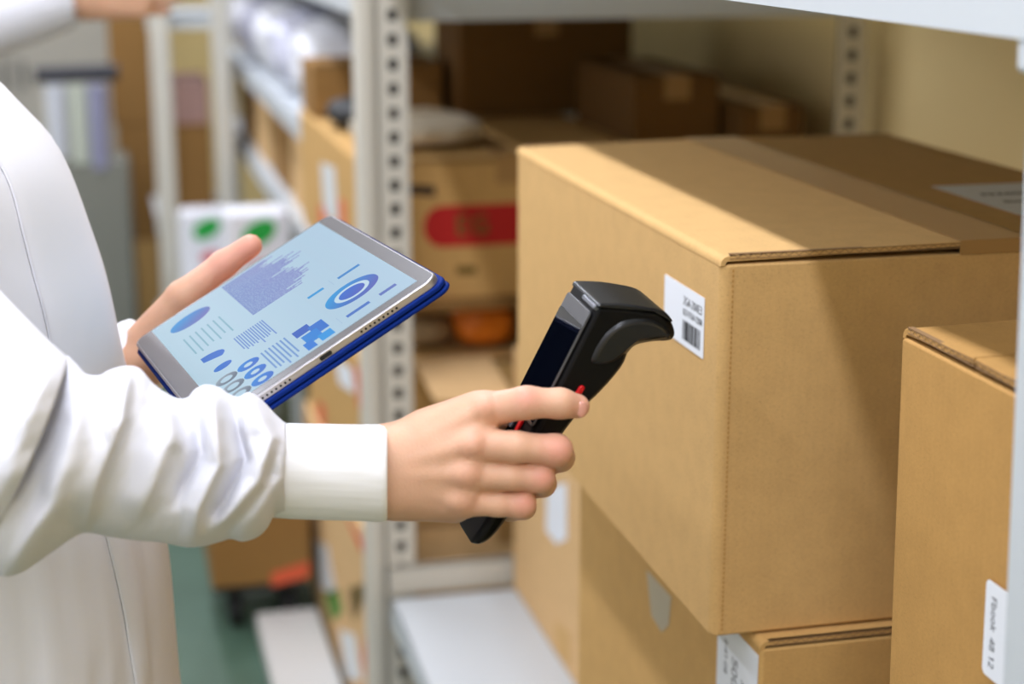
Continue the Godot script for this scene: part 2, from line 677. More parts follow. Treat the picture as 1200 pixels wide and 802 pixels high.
# ---------------------------------------------------------------- steel shelving
# one flange of a slotted angle: a strip in local x (0..w) and y (0..h), thickness along -z, with a row of round-cornered holes
func slotted(mb: MB, w: float, h: float, pitch: float, hw: float, hh: float, th: float, xf: Transform3D, solid := false) -> void:
	if solid:
		mb.box(Vector3(0, 0, -th), Vector3(w, h, 0), xf)
		return
	var n := int(h / pitch)
	var rest := h - n * pitch
	if rest > 0.001:
		mb.box(Vector3(0, n * pitch, -th), Vector3(w, h, 0), xf)
	var zn := (xf.basis * Vector3(0, 0, 1)).normalized()
	mb.box(Vector3(0, 0, -th), Vector3(0.0004, n * pitch, 0), xf)
	mb.box(Vector3(w - 0.0004, 0, -th), Vector3(w, n * pitch, 0), xf)
	for k in n:
		var c := Vector2(w / 2, (k + 0.5) * pitch)
		var inner := PackedVector2Array()
		var outer := PackedVector2Array()
		for i in 16:
			var t := TAU * (i + 0.5) / 16
			var dx := cos(t)
			var dy := sin(t)
			inner.append(c + Vector2(signf(dx) * pow(absf(dx), 0.6) * hw, signf(dy) * pow(absf(dy), 0.6) * hh))
			var q := minf((w / 2) / maxf(absf(dx), 1e-6), (pitch / 2) / maxf(absf(dy), 1e-6))
			outer.append(c + Vector2(dx, dy) * q)
		# add the corners of the cell to the outer ring by snapping the nearest ring points
		for s in [Vector2(1, 1), Vector2(-1, 1), Vector2(-1, -1), Vector2(1, -1)]:
			var corner: Vector2 = c + s * Vector2(w / 2, pitch / 2)
			var best := 0
			for i in 16:
				if outer[i].distance_to(corner) < outer[best].distance_to(corner):
					best = i
			outer[best] = corner
		for i in 16:
			var j := (i + 1) % 16
			for e in [0.0, -th]:
				mb.face(xf * Vector3(inner[i].x, inner[i].y, e), xf * Vector3(inner[j].x, inner[j].y, e), xf * Vector3(outer[j].x, outer[j].y, e), xf * Vector3(outer[i].x, outer[i].y, e), zn if e == 0.0 else -zn)
			var nn := (xf.basis * Vector3(c.x - inner[i].x, c.y - inner[i].y, 0)).normalized()
			mb.face(xf * Vector3(inner[i].x, inner[i].y, 0), xf * Vector3(inner[j].x, inner[j].y, 0), xf * Vector3(inner[j].x, inner[j].y, -th), xf * Vector3(inner[i].x, inner[i].y, -th), nn)

# an upright of slotted angle; its outer corner at at, flanges towards sx (along x) and sz (along z); holes where the eye can see them
func upright(parent: Node3D, at: Vector3, h: float, sx: float, sz: float, m: Material, holes_z := true, holes_x := false) -> void:
	var mb := MB.new()
	var w := 0.048
	var th := 0.0022
	# flange in the x-y plane (faces z)
	var fx := Transform3D(Basis(Vector3(sx, 0, 0), Vector3(0, 1, 0), Vector3(0, 0, -sz)), at)
	slotted(mb, w, h, 0.039, 0.0085, 0.0100, th, fx, not holes_z)
	var fz := Transform3D(Basis(Vector3(0, 0, sz), Vector3(0, 1, 0), Vector3(-sx, 0, 0)), at)
	slotted(mb, w, h, 0.039, 0.0085, 0.0100, th, fz, not holes_x)
	var o := build("upright", mb, m, parent)
	o.position = -parent.position
	mb = MB.new()                       # added dark strip, stands in for the shade behind the holes
	mb.box(Vector3(0.003, 0, -0.012), Vector3(w - 0.002, h - 0.002, -0.008), fx)
	build("hole_shade", mb, M.steel_dark, o)

func shelf_panel(parent: Node3D, x0: float, x1: float, y: float, z0: float, z1: float, lip: float, m: Material, down := true) -> void:
	var mb := MB.new()
	var th := 0.0025
	mb.box(Vector3(x0, y - th, z0), Vector3(x1, y, z1))
	var a := y - lip if down else y
	var b := y if down else y + lip
	var r := PackedVector2Array()
	mb.box(Vector3(x0, a, z0), Vector3(x0 + th, b, z1))
	mb.box(Vector3(x1 - th, a, z0), Vector3(x1, b, z1))
	mb.box(Vector3(x0, a, z0), Vector3(x1, b, z0 + th))
	mb.box(Vector3(x0, a, z1 - th), Vector3(x1, b, z1))
	# returned bottom edge of the front lip
	var o := build("shelf_panel", mb, m, parent)
	o.position = -parent.position

# ---------------------------------------------------------------- people
var SKIN := Color(0.665, 0.385, 0.252)
var SKIN_RED := Color(0.68, 0.31, 0.225)
var tints: Array = []        # [point, radius] that are redder

func skin_tint(p: Vector3) -> Color:
	var w := 0.0
	for t in tints:
		var d: float = p.distance_to(t[0]) / t[1]
		if d < 2.0:
			w = maxf(w, exp(-d * d * 1.6) * t[2])
	var n := noise.get_noise_3d(p.x * 60.0, p.y * 60.0, p.z * 60.0) * 0.06
	var c := SKIN.lerp(SKIN_RED, clampf(w, 0.0, 1.0))
	return Color(c.r * (1.0 + n), c.g * (1.0 + n), c.b * (1.0 + n))

# a hand from a template: b.x along the fingers, b.y to the thumb side, b.z the way the fingers curl
func hand_template(f: Field, w: Transform3D, curl: Array, thumb: Array, s := 1.0) -> void:
	var roots := [[88, 23, 0], [91, 4, -2], [85, -15, -1], [76, -32, 1]]
	var lens := [[42, 24, 17], [46, 28, 18], [42, 26, 18], [33, 19, 15]]
	for k in 4:
		var mcp := Vector3(roots[k][0], roots[k][1], roots[k][2]) * 0.001 * s
		f.bone(w * (Vector3(-0.01, roots[k][1] * 0.0005, 0) * s), w * mcp, 0.019 * s, 0.0115 * s, 0.012)
	for k in 4:
		var g := f.twin()
		var p := Vector3(roots[k][0], roots[k][1], roots[k][2]) * 0.001 * s
		var a := 0.0
		var r: float = [0.0100, 0.0102, 0.0096, 0.0085][k] * s
		var spread: float = [0.06, 0.0, -0.06, -0.12][k]
		for j in 3:
			a += curl[j] * [0.9, 1.0, 1.05, 1.1][k]
			var q: Vector3 = p + Vector3(cos(a) * cos(spread), cos(a) * sin(spread), sin(a)) * lens[k][j] * 0.001 * s
			g.bone(w * p, w * q, r, r * 0.9, 0.004)
			r *= 0.9
			tints.append([w * q, 0.013, 0.6])
			p = q
		f.merge(g, 0.004)
	var h := f.twin()
	for j in thumb.size() - 1:
		h.bone(thumb[j][0], thumb[j + 1][0], thumb[j][1], thumb[j + 1][1], 0.005)
	tints.append([thumb[-1][0], 0.02, 1.0])
	f.merge(h, 0.007)

# head with a face; b.x is where the face looks, b.y up, b.z to its right-hand side
func head(mb: MB, w: Transform3D, neck: Vector3) -> void:
	var f := Field.new(w.origin - Vector3.ONE * 0.17 - Vector3(0, 0.06, 0), w.origin + Vector3.ONE * 0.16, 0.0042)
	f.ball(w * Vector3(-0.012, 0.03, 0), w.basis, Vector3(0.094, 0.088, 0.074), 0.01)
	f.ball(w * Vector3(0.026, -0.035, 0), w.basis, Vector3(0.058, 0.072, 0.055), 0.03)
	f.ball(w * Vector3(0.062, -0.088, 0), w.basis, Vector3(0.022, 0.020, 0.024), 0.02)
	f.bone(w * Vector3(0.080, 0.012, 0), w * Vector3(0.101, -0.028, 0), 0.007, 0.010, 0.012)
	for s in [-1.0, 1.0]:
		f.bone(w * Vector3(0.092, -0.032, s * 0.006), w * Vector3(0.092, -0.032, s * 0.011), 0.007, 0.006, 0.006)
		f.ball(w * Vector3(0.078, 0.006, s * 0.030), w.basis, Vector3(0.012, 0.010, 0.016), 0.006, true)
		f.bone(w * Vector3(0.078, 0.022, s * 0.016), w * Vector3(0.066, 0.022, s * 0.046), 0.008, 0.007, 0.012)
		f.ball(w * Vector3(-0.008, -0.008, s * 0.074), w.basis, Vector3(0.018, 0.030, 0.008), 0.006)
		f.ball(w * Vector3(0.058, -0.030, s * 0.036), w.basis, Vector3(0.022, 0.022, 0.018), 0.02)
	f.bone(w * Vector3(0.078, -0.058, -0.014), w * Vector3(0.078, -0.058, 0.014), 0.009, 0.009, 0.01)
	f.bone(w * Vector3(-0.02, -0.05, 0), neck, 0.052, 0.056, 0.03)
	f.surface(mb, skin_tint)

func head_parts(body: Node3D, w: Transform3D) -> void:
	for s in [-1.0, 1.0]:
		var e := SphereMesh.new()
		e.radius = 0.0108
		e.height = 0.0216
		e.material = M.eye
		put("eye", e, body, Transform3D(w.basis, w * Vector3(0.0695, 0.004, s * 0.030)))
		var i := SphereMesh.new()
		i.radius = 0.0055
		i.height = 0.006
		i.material = M.iris
		put("iris", i, body, Transform3D(w.basis * Basis(Vector3(0, 0, 1), PI / 2), w * Vector3(0.0785, 0.003, s * 0.030)))
		var eb := MB.new()
		eb.tube([w * Vector3(0.087, 0.029, s * 0.014), w * Vector3(0.085, 0.034, s * 0.028), w * Vector3(0.073, 0.032, s * 0.044)], [0.002, 0.003, 0.0015], 8)
		build("eyebrow", eb, M.hair, body)
	var lb := MB.new()
	lb.tube([w * Vector3(0.080, -0.057, -0.022), w * Vector3(0.0875, -0.054, -0.008), w * Vector3(0.0885, -0.055, 0), w * Vector3(0.0875, -0.054, 0.008), w * Vector3(0.080, -0.057, 0.022)], [0.001, 0.004, 0.0036, 0.004, 0.001], 8)
	lb.tube([w * Vector3(0.079, -0.058, -0.02), w * Vector3(0.086, -0.063, 0), w * Vector3(0.079, -0.058, 0.02)], [0.001, 0.0048, 0.001], 8)
	build("lips", lb, M.lip, body)
	var f := Field.new(w.origin - Vector3.ONE * 0.20, w.origin + Vector3.ONE * 0.17, 0.006)
	f.ball(w * Vector3(-0.016, 0.036, 0), w.basis, Vector3(0.104, 0.096, 0.084), 0.01)
	f.ball(w * Vector3(-0.052, -0.02, 0), w.basis, Vector3(0.062, 0.075, 0.07), 0.03)
	f.ball(w * Vector3(-0.118, 0.03, 0), w.basis, Vector3(0.042, 0.042, 0.042), 0.012)
	f.ball(w * Vector3(0.088, -0.03, 0), w.basis, Vector3(0.085, 0.095, 0.09), 0.02, true)
	var hb := MB.new()
	f.surface(hb)
	build("hair", hb, M.hair, body)

func legs(mb: MB, hip: Vector3, r: float, fat: float, foot_z: float) -> void:
	var f := Field.new(hip + Vector3(-0.24, -hip.y - 0.02, -0.26), hip + Vector3(0.30, 0.16, 0.26), 0.015)
	for s in [-1.0, 1.0]:
		var k := hip + Vector3(0.02, -0.40, s * (foot_z - 0.01))
		var a := Vector3(hip.x - 0.01, 0.09, hip.z + s * foot_z)
		f.bone(hip + Vector3(0, 0, s * 0.085), k, r * fat, r * 0.74 * fat, 0.02)
		f.bone(k, a, r * 0.70 * fat, r * 0.50 * fat, 0.02)
	f.bone(hip + Vector3(0, 0.08, -0.06), hip + Vector3(0, 0.08, 0.06), r * 1.15 * fat, r * 1.15 * fat, 0.04)
	f.surface(mb, skin_tint)

func shoes(body: Node3D, hip: Vector3, foot_z: float) -> void:
	for s in [-1.0, 1.0]:
		var a := Vector3(hip.x - 0.045, 0.0, hip.z + s * foot_z)
		var f := Field.new(a + Vector3(-0.08, -0.02, -0.08), a + Vector3(0.27, 0.14, 0.08), 0.008)
		f.bone(a + Vector3(0.0, 0.038, 0), a + Vector3(0.17, 0.030, 0), 0.036, 0.032, 0.01)
		f.bone(a + Vector3(0.08, 0.03, 0), a + Vector3(0.185, 0.028, 0), 0.042, 0.036, 0.02)
		f.bone(a + Vector3(0.02, 0.05, 0), a + Vector3(0.035, 0.09, 0), 0.042, 0.045, 0.02)
		var mb := MB.new()
		f.surface(mb)
		var shoe := build("shoe", mb, M.shoe, body)
		mb = MB.new()
		var o := PackedVector2Array()
		for q in ellipse(0.075, 0, 0.135, 0.044, 24):
			o.append(q)
		mb.prism(o, -0.002, 0.014, 0.003, Transform3D(Basis(Vector3(1, 0, 0), Vector3(0, 0, -1), Vector3(0, 1, 0)), a + Vector3(0.01, 0.002, 0)))
		build("sole", mb, M.rubber, shoe)

var folds: Array = []
func fold_height(x: float, y: float) -> float:
	var h := 0.0
	for fo in folds:                     # [points, width on the left, width on the right, height]
		var pts: Array = fo[0]
		var best := 1e9
		var side := 0.0
		var fade := 1.0
		for i in pts.size() - 1:
			var a: Vector2 = pts[i]
			var b: Vector2 = pts[i + 1]
			var ab := b - a
			var t := clampf((Vector2(x, y) - a).dot(ab) / ab.length_squared(), 0.0, 1.0)
			var q := Vector2(x, y) - a - ab * t
			if q.length() < best:
				best = q.length()
				side = ab.cross(q)
				var u := (i + t) / (pts.size() - 1)
				fade = smoothstep(-0.15, 0.25, u) * smoothstep(1.15, 0.75, u)
		var w: float = fo[1] if side > 0.0 else fo[2]
		if best < w * 3.0:
			h += fo[3] * fade * exp(-best * best / (w * w))
	return h

const CHEST := [[0.50, 0.060], [0.75, 0.047], [0.898, 0.036], [1.019, 0.031], [1.10, 0.020], [1.164, 0.007], [1.231, -0.003], [1.271, -0.013], [1.312, -0.025], [1.336, -0.036], [1.362, -0.057], [1.388, -0.080], [1.41, -0.115], [1.43, -0.145], [1.47, -0.155]]
const DEPTH := [[0.50, 0.175], [0.75, 0.165], [0.90, 0.155], [1.02, 0.140], [1.16, 0.130], [1.27, 0.125], [1.35, 0.105], [1.39, 0.085], [1.42, 0.068], [1.47, 0.060]]
const BREADTH := [[0.50, 0.245], [0.75, 0.225], [0.90, 0.210], [1.02, 0.195], [1.16, 0.185], [1.27, 0.188], [1.34, 0.188], [1.375, 0.165], [1.405, 0.115], [1.43, 0.078], [1.47, 0.066]]
const WORKER_Z := -1.30

func coat_point(y: float, t: float, out_by := 0.0) -> Vector3:
	var a: float = curve_table(DEPTH, y) + out_by
	var b: float = curve_table(BREADTH, y) + out_by
	var xc: float = curve_table(CHEST, y) - curve_table(DEPTH, y)
	var e := 2.0 / 2.25
	var x := signf(cos(t)) * pow(absf(cos(t)), e) * a
	var z := signf(sin(t)) * pow(absf(sin(t)), e) * b
	var drape := clampf((1.32 - y) / 0.35, 0.0, 1.0)
	var n := noise.get_noise_3d(cos(t) * 2.6, y * 0.9 + 3.0, sin(t) * 2.6) * 0.012 * drape
	n += noise.get_noise_3d(cos(t) * 6.0 + 9.0, y * 2.2, sin(t) * 6.0) * 0.005 * drape
	n *= 1.0 - 0.85 * pow(maxf(cos(t), 0.0), 6.0)      # the front hangs straight
	return Vector3(xc + x + n * cos(t), y, WORKER_Z + z + n * sin(t))

func worker() -> void:
	var mb := MB.new()
	mb.colored = true
	# --- right hand, traced joint by joint
	var q := func(x: float, y: float, d: float) -> Vector3: return P(x, y, d)
	tints = []
	for k in [[617, 462, 1.034, 0.012, 0.9], [655, 527, 1.040, 0.014, 1.0], [638, 559, 1.045, 0.013, 1.0], [616, 590, 1.052, 0.012, 1.0], [683, 478, 1.045, 0.010, 0.8], [556, 521, 1.040, 0.012, 0.45], [548, 556, 1.042, 0.011, 0.45], [543, 586, 1.05, 0.011, 0.5], [575, 474, 1.045, 0.012, 0.4]]:
		tints.append([P(k[0], k[1], k[2]), k[3], k[4]])
	var lo := P(372, 640, 1.03)
	var hi := P(700, 440, 1.03)
	var f := Field.new(Vector3(lo.x - 0.01, lo.y - 0.01, -1.09), Vector3(hi.x + 0.02, hi.y + 0.015, -0.93), 0.0021)
	for k in [[[385, 538, 1.062], [460, 535, 1.064], 0.0175, 0.0175], [[385, 568, 1.062], [460, 569, 1.064], 0.0175, 0.0175]]:
		f.bone(P(k[0][0], k[0][1], k[0][2]), P(k[1][0], k[1][1], k[1][2]), k[2], k[3], 0.012)
	for k in [[[458, 533, 1.064], [573, 481, 1.056], 0.0175, 0.0112], [[456, 542, 1.062], [556, 521, 1.050], 0.0185, 0.0118], [[456, 560, 1.062], [550, 556, 1.052], 0.0185, 0.0114], [[458, 572, 1.065], [543, 587, 1.058], 0.0165, 0.0110], [[470, 578, 1.074], [532, 594, 1.071], 0.0165, 0.0105], [[500, 505, 1.066], [560, 482, 1.062], 0.0130, 0.0115]]:
		f.bone(P(k[0][0], k[0][1], k[0][2]), P(k[1][0], k[1][1], k[1][2]), k[2], k[3], 0.010)
	# knuckles and the tendons that run back from them
	for k in [[[572, 478], 1.047], [[553, 522], 1.041], [[546, 556], 1.0435], [[540, 586], 1.0495]]:
		f.ball(P(k[0][0], k[0][1], k[1]), Basis(), Vector3(0.0078, 0.0066, 0.0062), 0.006)
	for k in [[[562, 481, 1.0475], [478, 527, 1.0495]], [[545, 523, 1.0415], [476, 541, 1.0465]], [[538, 556, 1.0435], [478, 557, 1.0465]], [[532, 585, 1.050], [480, 570, 1.0515]]]:
		f.bone(P(k[0][0], k[0][1], k[0][2]), P(k[1][0], k[1][1], k[1][2]), 0.0032, 0.0024, 0.005)
	var fingers := [
		[[[573, 480, 1.056], 0.0108], [[617, 472, 1.045], 0.0098], [[657, 473, 1.0465], 0.0090], [[677, 476.5, 1.052], 0.0076]],
		[[[556, 521, 1.050], 0.0112], [[606, 524, 1.046], 0.0092], [[652, 528, 1.050], 0.0097], [[656, 536, 1.082], 0.0090], [[632, 543, 1.092], 0.0080]],
		[[[550, 556, 1.052], 0.0106], [[598, 558.5, 1.052], 0.0082], [[632.5, 560, 1.055], 0.0090], [[636, 567, 1.085], 0.0082], [[615, 573, 1.095], 0.0075]],
		[[[543, 587, 1.058], 0.0102], [[584, 590.5, 1.058], 0.0077], [[611, 591, 1.060], 0.0086], [[614, 595, 1.086], 0.0072], [[598, 600, 1.096], 0.0068]],
		[[[490, 522, 1.082], 0.0145], [[545, 497, 1.098], 0.0115], [[582, 487, 1.104], 0.0098], [[602, 481, 1.106], 0.0086]]]
	for fi in fingers:
		var g := f.twin()
		for j in fi.size() - 1:
			g.bone(P(fi[j][0][0], fi[j][0][1], fi[j][0][2]), P(fi[j + 1][0][0], fi[j + 1][0][1], fi[j + 1][0][2]), fi[j][1], fi[j + 1][1], 0.004)
		f.merge(g, 0.0019)
	f.surface(mb, skin_tint)
	# --- left hand under the tablet
	tints = []
	var wl := Transform3D(Basis(Vector3(0.86, 0.46, 0.20).normalized(), Vector3.ZERO, Vector3.ZERO), P(158, 408, 1.352))
	var zc := (Vector3(-0.484, 0.872, 0.075) - wl.basis.x * wl.basis.x.dot(Vector3(-0.484, 0.872, 0.075))).normalized()
	wl.basis = Basis(wl.basis.x, zc.cross(wl.basis.x), zc)
	if wl.basis.y.z > 0.0:
		wl.basis.y = -wl.basis.y
	wl.origin -= zc * 0.008
	var fl := Field.new(wl.origin + Vector3(-0.07, -0.07, -0.09), wl.origin + Vector3(0.21, 0.16, 0.12), 0.0032)
	fl.bone(wl * Vector3(-0.06, 0.006, 0), wl * Vector3(0, 0.006, 0), 0.021, 0.021, 0.01)
	fl.bone(wl * Vector3(-0.06, -0.008, 0), wl * Vector3(0, -0.008, 0), 0.021, 0.021, 0.01)
	hand_template(fl, wl, [0.10, 0.12, 0.1], [[P(172, 396, 1.338), 0.015], [P(214, 348, 1.331), 0.0125], [P(262, 310, 1.333), 0.0106], [P(294, 288, 1.333), 0.0092]], 0.96)
	tints.append([P(262, 308, 1.322), 0.030, 0.8])
	tints.append([P(290, 290, 1.322), 0.026, 1.0])
	fl.surface(mb, skin_tint)
	# --- rest of the body
	var sh_r := Vector3(-0.165, 1.305, -1.135)
	var sh_l := Vector3(-0.150, 1.305, -1.465)
	var el_r := P(-8, 585, 0.985)
	var el_l := Vector3(-0.115, 1.075, -1.485)
	var neck := Vector3(-0.21, 1.41, WORKER_Z)
	var hip := Vector3(-0.115, 0.86, WORKER_Z)
	var fb := Field.new(Vector3(-0.33, 0.70, -1.60), Vector3(0.20, 1.47, -0.86), 0.012)
	fb.bone(hip + Vector3(0, 0.02, -0.06), hip + Vector3(0, 0.02, 0.06), 0.10, 0.10, 0.04)
	fb.bone(hip + Vector3(0, 0.05, 0), Vector3(-0.13, 1.2, WORKER_Z), 0.10, 0.105, 0.05)
	fb.bone(Vector3(-0.14, 1.24, WORKER_Z - 0.07), Vector3(-0.14, 1.24, WORKER_Z + 0.07), 0.085, 0.085, 0.05)
	fb.bone(sh_r, sh_l, 0.034, 0.034, 0.04)
	fb.bone(neck + Vector3(0, -0.08, 0), neck + Vector3(0.02, 0.05, 0), 0.055, 0.052, 0.03)
	fb.bone(sh_r, P(0, 550, 1.0), 0.034, 0.032, 0.02)
	fb.bone(P(0, 550, 1.0), P(400, 553, 1.062), 0.033, 0.022, 0.01)
	fb.bone(sh_l, el_l, 0.036, 0.034, 0.02)
	fb.bone(el_l, wl * Vector3(-0.04, 0, 0), 0.036, 0.022, 0.01)
	fb.surface(mb, skin_tint)
	legs(mb, hip, 0.075, 1.0, 0.10)
	var hw := Transform3D(Basis(Vector3(0.83, -0.55, 0.02).normalized(), Vector3(0.55, 0.83, 0).normalized(), Vector3(0, 0, 1)), Vector3(-0.175, 1.575, WORKER_Z))
	head(mb, hw, neck)
	var body := build("person", mb, M.skin, self)
	tag(body, "person in a white lab coat scanning the large box and holding a tablet", "person")
	head_parts(body, hw)
	# nail of the index finger
	var nail := SphereMesh.new()
	nail.radius = 0.5
	nail.height = 1.0
	nail.material = M.nail
	put("fingernail", nail, body, Transform3D(Basis.from_euler(Vector3(0.05, 0.35, 0.1)) * Basis.from_scale(Vector3(0.0078, 0.0105, 0.003)), P(682, 480, 1.0462)))
	# --- trousers and shoes
	mb = MB.new()
	legs(mb, hip, 0.075, 1.18, 0.10)
	build("trousers", mb, M.trousers, body)
	shoes(body, hip, 0.10)
	# --- coat: body
	mb = MB.new()
	var rings: Array = []
	var ny := 110
	for i in ny:
		var y := 0.50 + (1.455 - 0.50) * i / (ny - 1)
		var ring := PackedVector3Array()
		for j in 128:
			ring.append(coat_point(y, TAU * j / 128.0))
		rings.append(ring)
	mb.grid(rings, true, false)
	rings.clear()
	for i in 4:                              # the turned hem
		var ring := PackedVector3Array()
		for j in 128:
			ring.append(coat_point(0.50 + 0.012 * i, TAU * j / 128.0, -0.002 - 0.0015 * i))
		rings.append(ring)
	mb.grid(rings, true, true)
	var coat := build("lab_coat", mb, M.coat, body)
	# front strip that laps over, with its stitched edge
	mb = MB.new()
	rings.clear()
	var edge: Array = []
	for i in 100:
		var y := 0.502 + (1.43 - 0.502) * i / 99.0
		var t1: float = lerp_table([[0.5, 0.62], [0.9, 0.68], [1.1, 0.80], [1.2, 0.86], [1.3, 0.80], [1.36, 0.72], [1.43, 0.55]], y)
		var row := PackedVector3Array()
		row.append(coat_point(y, t1, 0.0004))
		for j in 18:
			row.append(coat_point(y, lerpf(t1 - 0.004, -0.5, j / 17.0), 0.0034))
		row.append(coat_point(y, -0.505, 0.0))
		rings.append(row)
		edge.append(coat_point(y, t1 - 0.05, 0.0036))
	mb.grid(rings, false, true)
	build("placket", mb, M.coat, coat)
	# collar
	mb = MB.new()
	rings.clear()
	for k in [[1.452, -0.004], [1.472, 0.0], [1.476, 0.004], [1.465, 0.012], [1.43, 0.030], [1.405, 0.042], [1.404, 0.039], [1.43, 0.027], [1.46, 0.008]]:
		var row := PackedVector3Array()
		for j in 60:
			var t := lerpf(0.35, TAU - 0.35, j / 59.0)
			var base := coat_point(1.45, t)
			var outw: Vector3 = Vector3(cos(t), 0, sin(t)) * k[1]
			row.append(Vector3(base.x, k[0], base.z) + outw)
		rings.append(row)
	mb.grid(rings, false, false)
	build("collar", mb, M.coat, coat)
	right_sleeve(coat, sh_r)
	# left sleeve, mostly behind the body
	mb = MB.new()
	var wr := wl * Vector3(-0.052, 0, 0)
	mb.tube([sh_l + Vector3(0.02, 0.03, 0.06), sh_l, sh_l.lerp(el_l, 0.5), el_l + Vector3(-0.01, -0.01, 0), el_l.lerp(wr, 0.25), el_l.lerp(wr, 0.6), el_l.lerp(wr, 0.88), wr, wr.lerp(wl.origin, 0.1)], [0.06, 0.075, 0.064, 0.062, 0.056, 0.05, 0.046, 0.04, 0.031], 24)
	build("sleeve", mb, M.coat, coat)
	mb = MB.new()
	mb.tube([wr.lerp(wl.origin, -0.3), wr, wr.lerp(wl.origin, 0.5), wl.origin, wl * Vector3(0.006, 0, 0), wl * Vector3(0.0065, 0, 0), wl * Vector3(-0.01, 0, 0)], [0.031, 0.032, 0.0315, 0.031, 0.030, 0.027, 0.0255], 40, false)
	build("cuff", mb, M.cuff, coat)

func right_sleeve(coat: Node3D, sh_r: Vector3) -> void:
	var top := [[-90, 470], [-40, 445], [20, 420], [78, 417], [86, 424], [100, 438], [116, 440], [128, 434], [148, 429], [164, 432], [176, 446], [192, 459], [208, 467], [220, 466], [228, 457], [240, 451], [256, 454], [270, 463], [280, 465], [290, 460], [300, 463], [312, 473], [322, 485], [332, 495]]
	var bot := [[-90, 600], [-50, 640], [0, 674], [12, 676], [32, 668], [60, 648], [80, 634], [100, 625], [132, 630], [160, 634], [188, 636], [204, 639], [222, 642], [240, 640], [258, 635], [270, 632], [284, 635], [300, 630], [312, 620], [320, 606], [330, 603]]
	var v := func(a: Array) -> Array:
		var o: Array = []
		for i in range(0, a.size(), 2):
			o.append(Vector2(a[i], a[i + 1]))
		return o
	folds = [
		[v.call([96, 432, 88, 500, 62, 590, 14, 670]), 14.0, 22.0, 0.017],
		[v.call([150, 426, 143, 490, 116, 560, 98, 622]), 34.0, 7.0, 0.020],
		[v.call([200, 478, 196, 520, 176, 575, 156, 612]), 24.0, 12.0, 0.013],
		[v.call([242, 450, 253, 490, 257, 545, 232, 600, 226, 640]), 13.0, 9.0, 0.016],
		[v.call([290, 460, 318, 512, 303, 565, 266, 608, 242, 626]), 16.0, 8.0, 0.017],
		[v.call([332, 500, 330, 560, 304, 598, 282, 626]), 10.0, 10.0, 0.010],
		[v.call([172, 440, 200, 490, 214, 535]), 10.0, 6.0, 0.009],
		[v.call([78, 420, 60, 480, 10, 580]), 7.0, 10.0, -0.012],
		[v.call([226, 466, 237, 530, 207, 590]), 9.0, 6.0, -0.012],
		[v.call([272, 466, 288, 540, 264, 590, 248, 612]), 8.0, 6.0, -0.014],
		[v.call([112, 440, 120, 480, 132, 520]), 6.0, 6.0, 0.005],
	]
	var mb := MB.new()
	var rings: Array = []
	var nu := 210
	var nv := 112
	for i in nu + 4:
		var x := -90.0 + 424.0 * minf(i, nu - 1) / (nu - 1)
		var close := 1.0 - maxf(0, i - nu + 1) * 0.13
		var yt: float = curve_table(top, x)
		var yb: float = curve_table(bot, x)
		var ym := (yt + yb) / 2
		var hh := (yb - yt) / 2 * close
		var dc: float = curve_table([[-90, 1.0], [0, 0.985], [150, 1.005], [334, 1.046]], x)
		var rd: float = curve_table([[-90, 0.05], [0, 0.052], [150, 0.046], [260, 0.045], [310, 0.041], [334, 0.034]], x) * close
		var ring := PackedVector3Array()
		for j in nv:
			var t := TAU * j / nv
			var y := ym - hh * cos(t)
			var s := sin(t)
			var d := dc - rd * s
			if s > 0.0:
				d -= fold_height(x, y) * pow(s, 0.6) * close
			else:
				d += noise.get_noise_2d(x * 0.02, y * 0.03) * 0.006
			d += noise.get_noise_3d(x * 0.02 + y * 0.012, y * 0.014, 5.0) * 0.0016
			ring.append(P(x + noise.get_noise_2d(y * 0.02, x * 0.01) * 2.0, y, d))
		rings.append(ring)
	mb.grid(rings, true, true)
	var sl := build("sleeve", mb, M.coat, coat)
	# upper arm, whose cloth folds over the bend of the elbow
	mb = MB.new()
	rings.clear()
	var t_top := [[0.0, -190.0, 120.0], [0.35, -70.0, 262.0], [0.6, 0.0, 340.0], [0.82, 48.0, 390.0], [1.0, 78.0, 418.0]]
	var t_bot := [[0.0, -380.0, 400.0], [0.35, -200.0, 520.0], [0.6, -110.0, 588.0], [0.82, -60.0, 628.0], [1.0, -20.0, 640.0]]
	var pick := func(t: Array, k: int) -> Array:
		return t.map(func(r): return [r[0], r[k]])
	for i in 60:
		var s := minf(i / 52.0, 1.0)
		var over := maxf(0.0, i - 52.0)
		var a := Vector2(curve_table(pick.call(t_top, 1), s), curve_table(pick.call(t_top, 2), s))
		var b := Vector2(curve_table(pick.call(t_bot, 1), s), curve_table(pick.call(t_bot, 2), s))
		var mid := (a + b) / 2 + Vector2(1.5, 1.0) * minf(over, 2.0) - Vector2(3, 2) * maxf(over - 2.0, 0.0)
		var k := 1.0 - 0.012 * over * over
		var dc := lerpf(1.10, 0.974, smoothstep(0.0, 0.9, s))
		var rd := lerpf(0.070, 0.0585, s) * k
		var ring := PackedVector3Array()
		for j in 88:
			var t := TAU * j / 88.0
			var q := mid + (a - b) / 2 * cos(t) * k
			q += Vector2(9, -2) * sin(t) * sin(t) * smoothstep(0.7, 1.0, s)
			var d := dc - rd * sin(t)
			if sin(t) > 0.0:
				d -= sin(t) * (noise.get_noise_2d(q.x * 0.012 + q.y * 0.008, q.y * 0.006 - q.x * 0.004) * 0.009 + 0.006 * exp(-pow((s - 0.93) / 0.06, 2.0)))
			ring.append(P(q.x, q.y, d))
		rings.append(ring)
	mb.grid(rings, true, true)
	mb.tube([Vector3(-0.17, 1.315, -1.23), sh_r + Vector3(0.0, 0.0, -0.03), sh_r + Vector3(-0.004, -0.012, 0.02), P(-230, 318, 1.065), P(-165, 372, 1.035)], [0.078, 0.078, 0.076, 0.071, 0.062], 40)
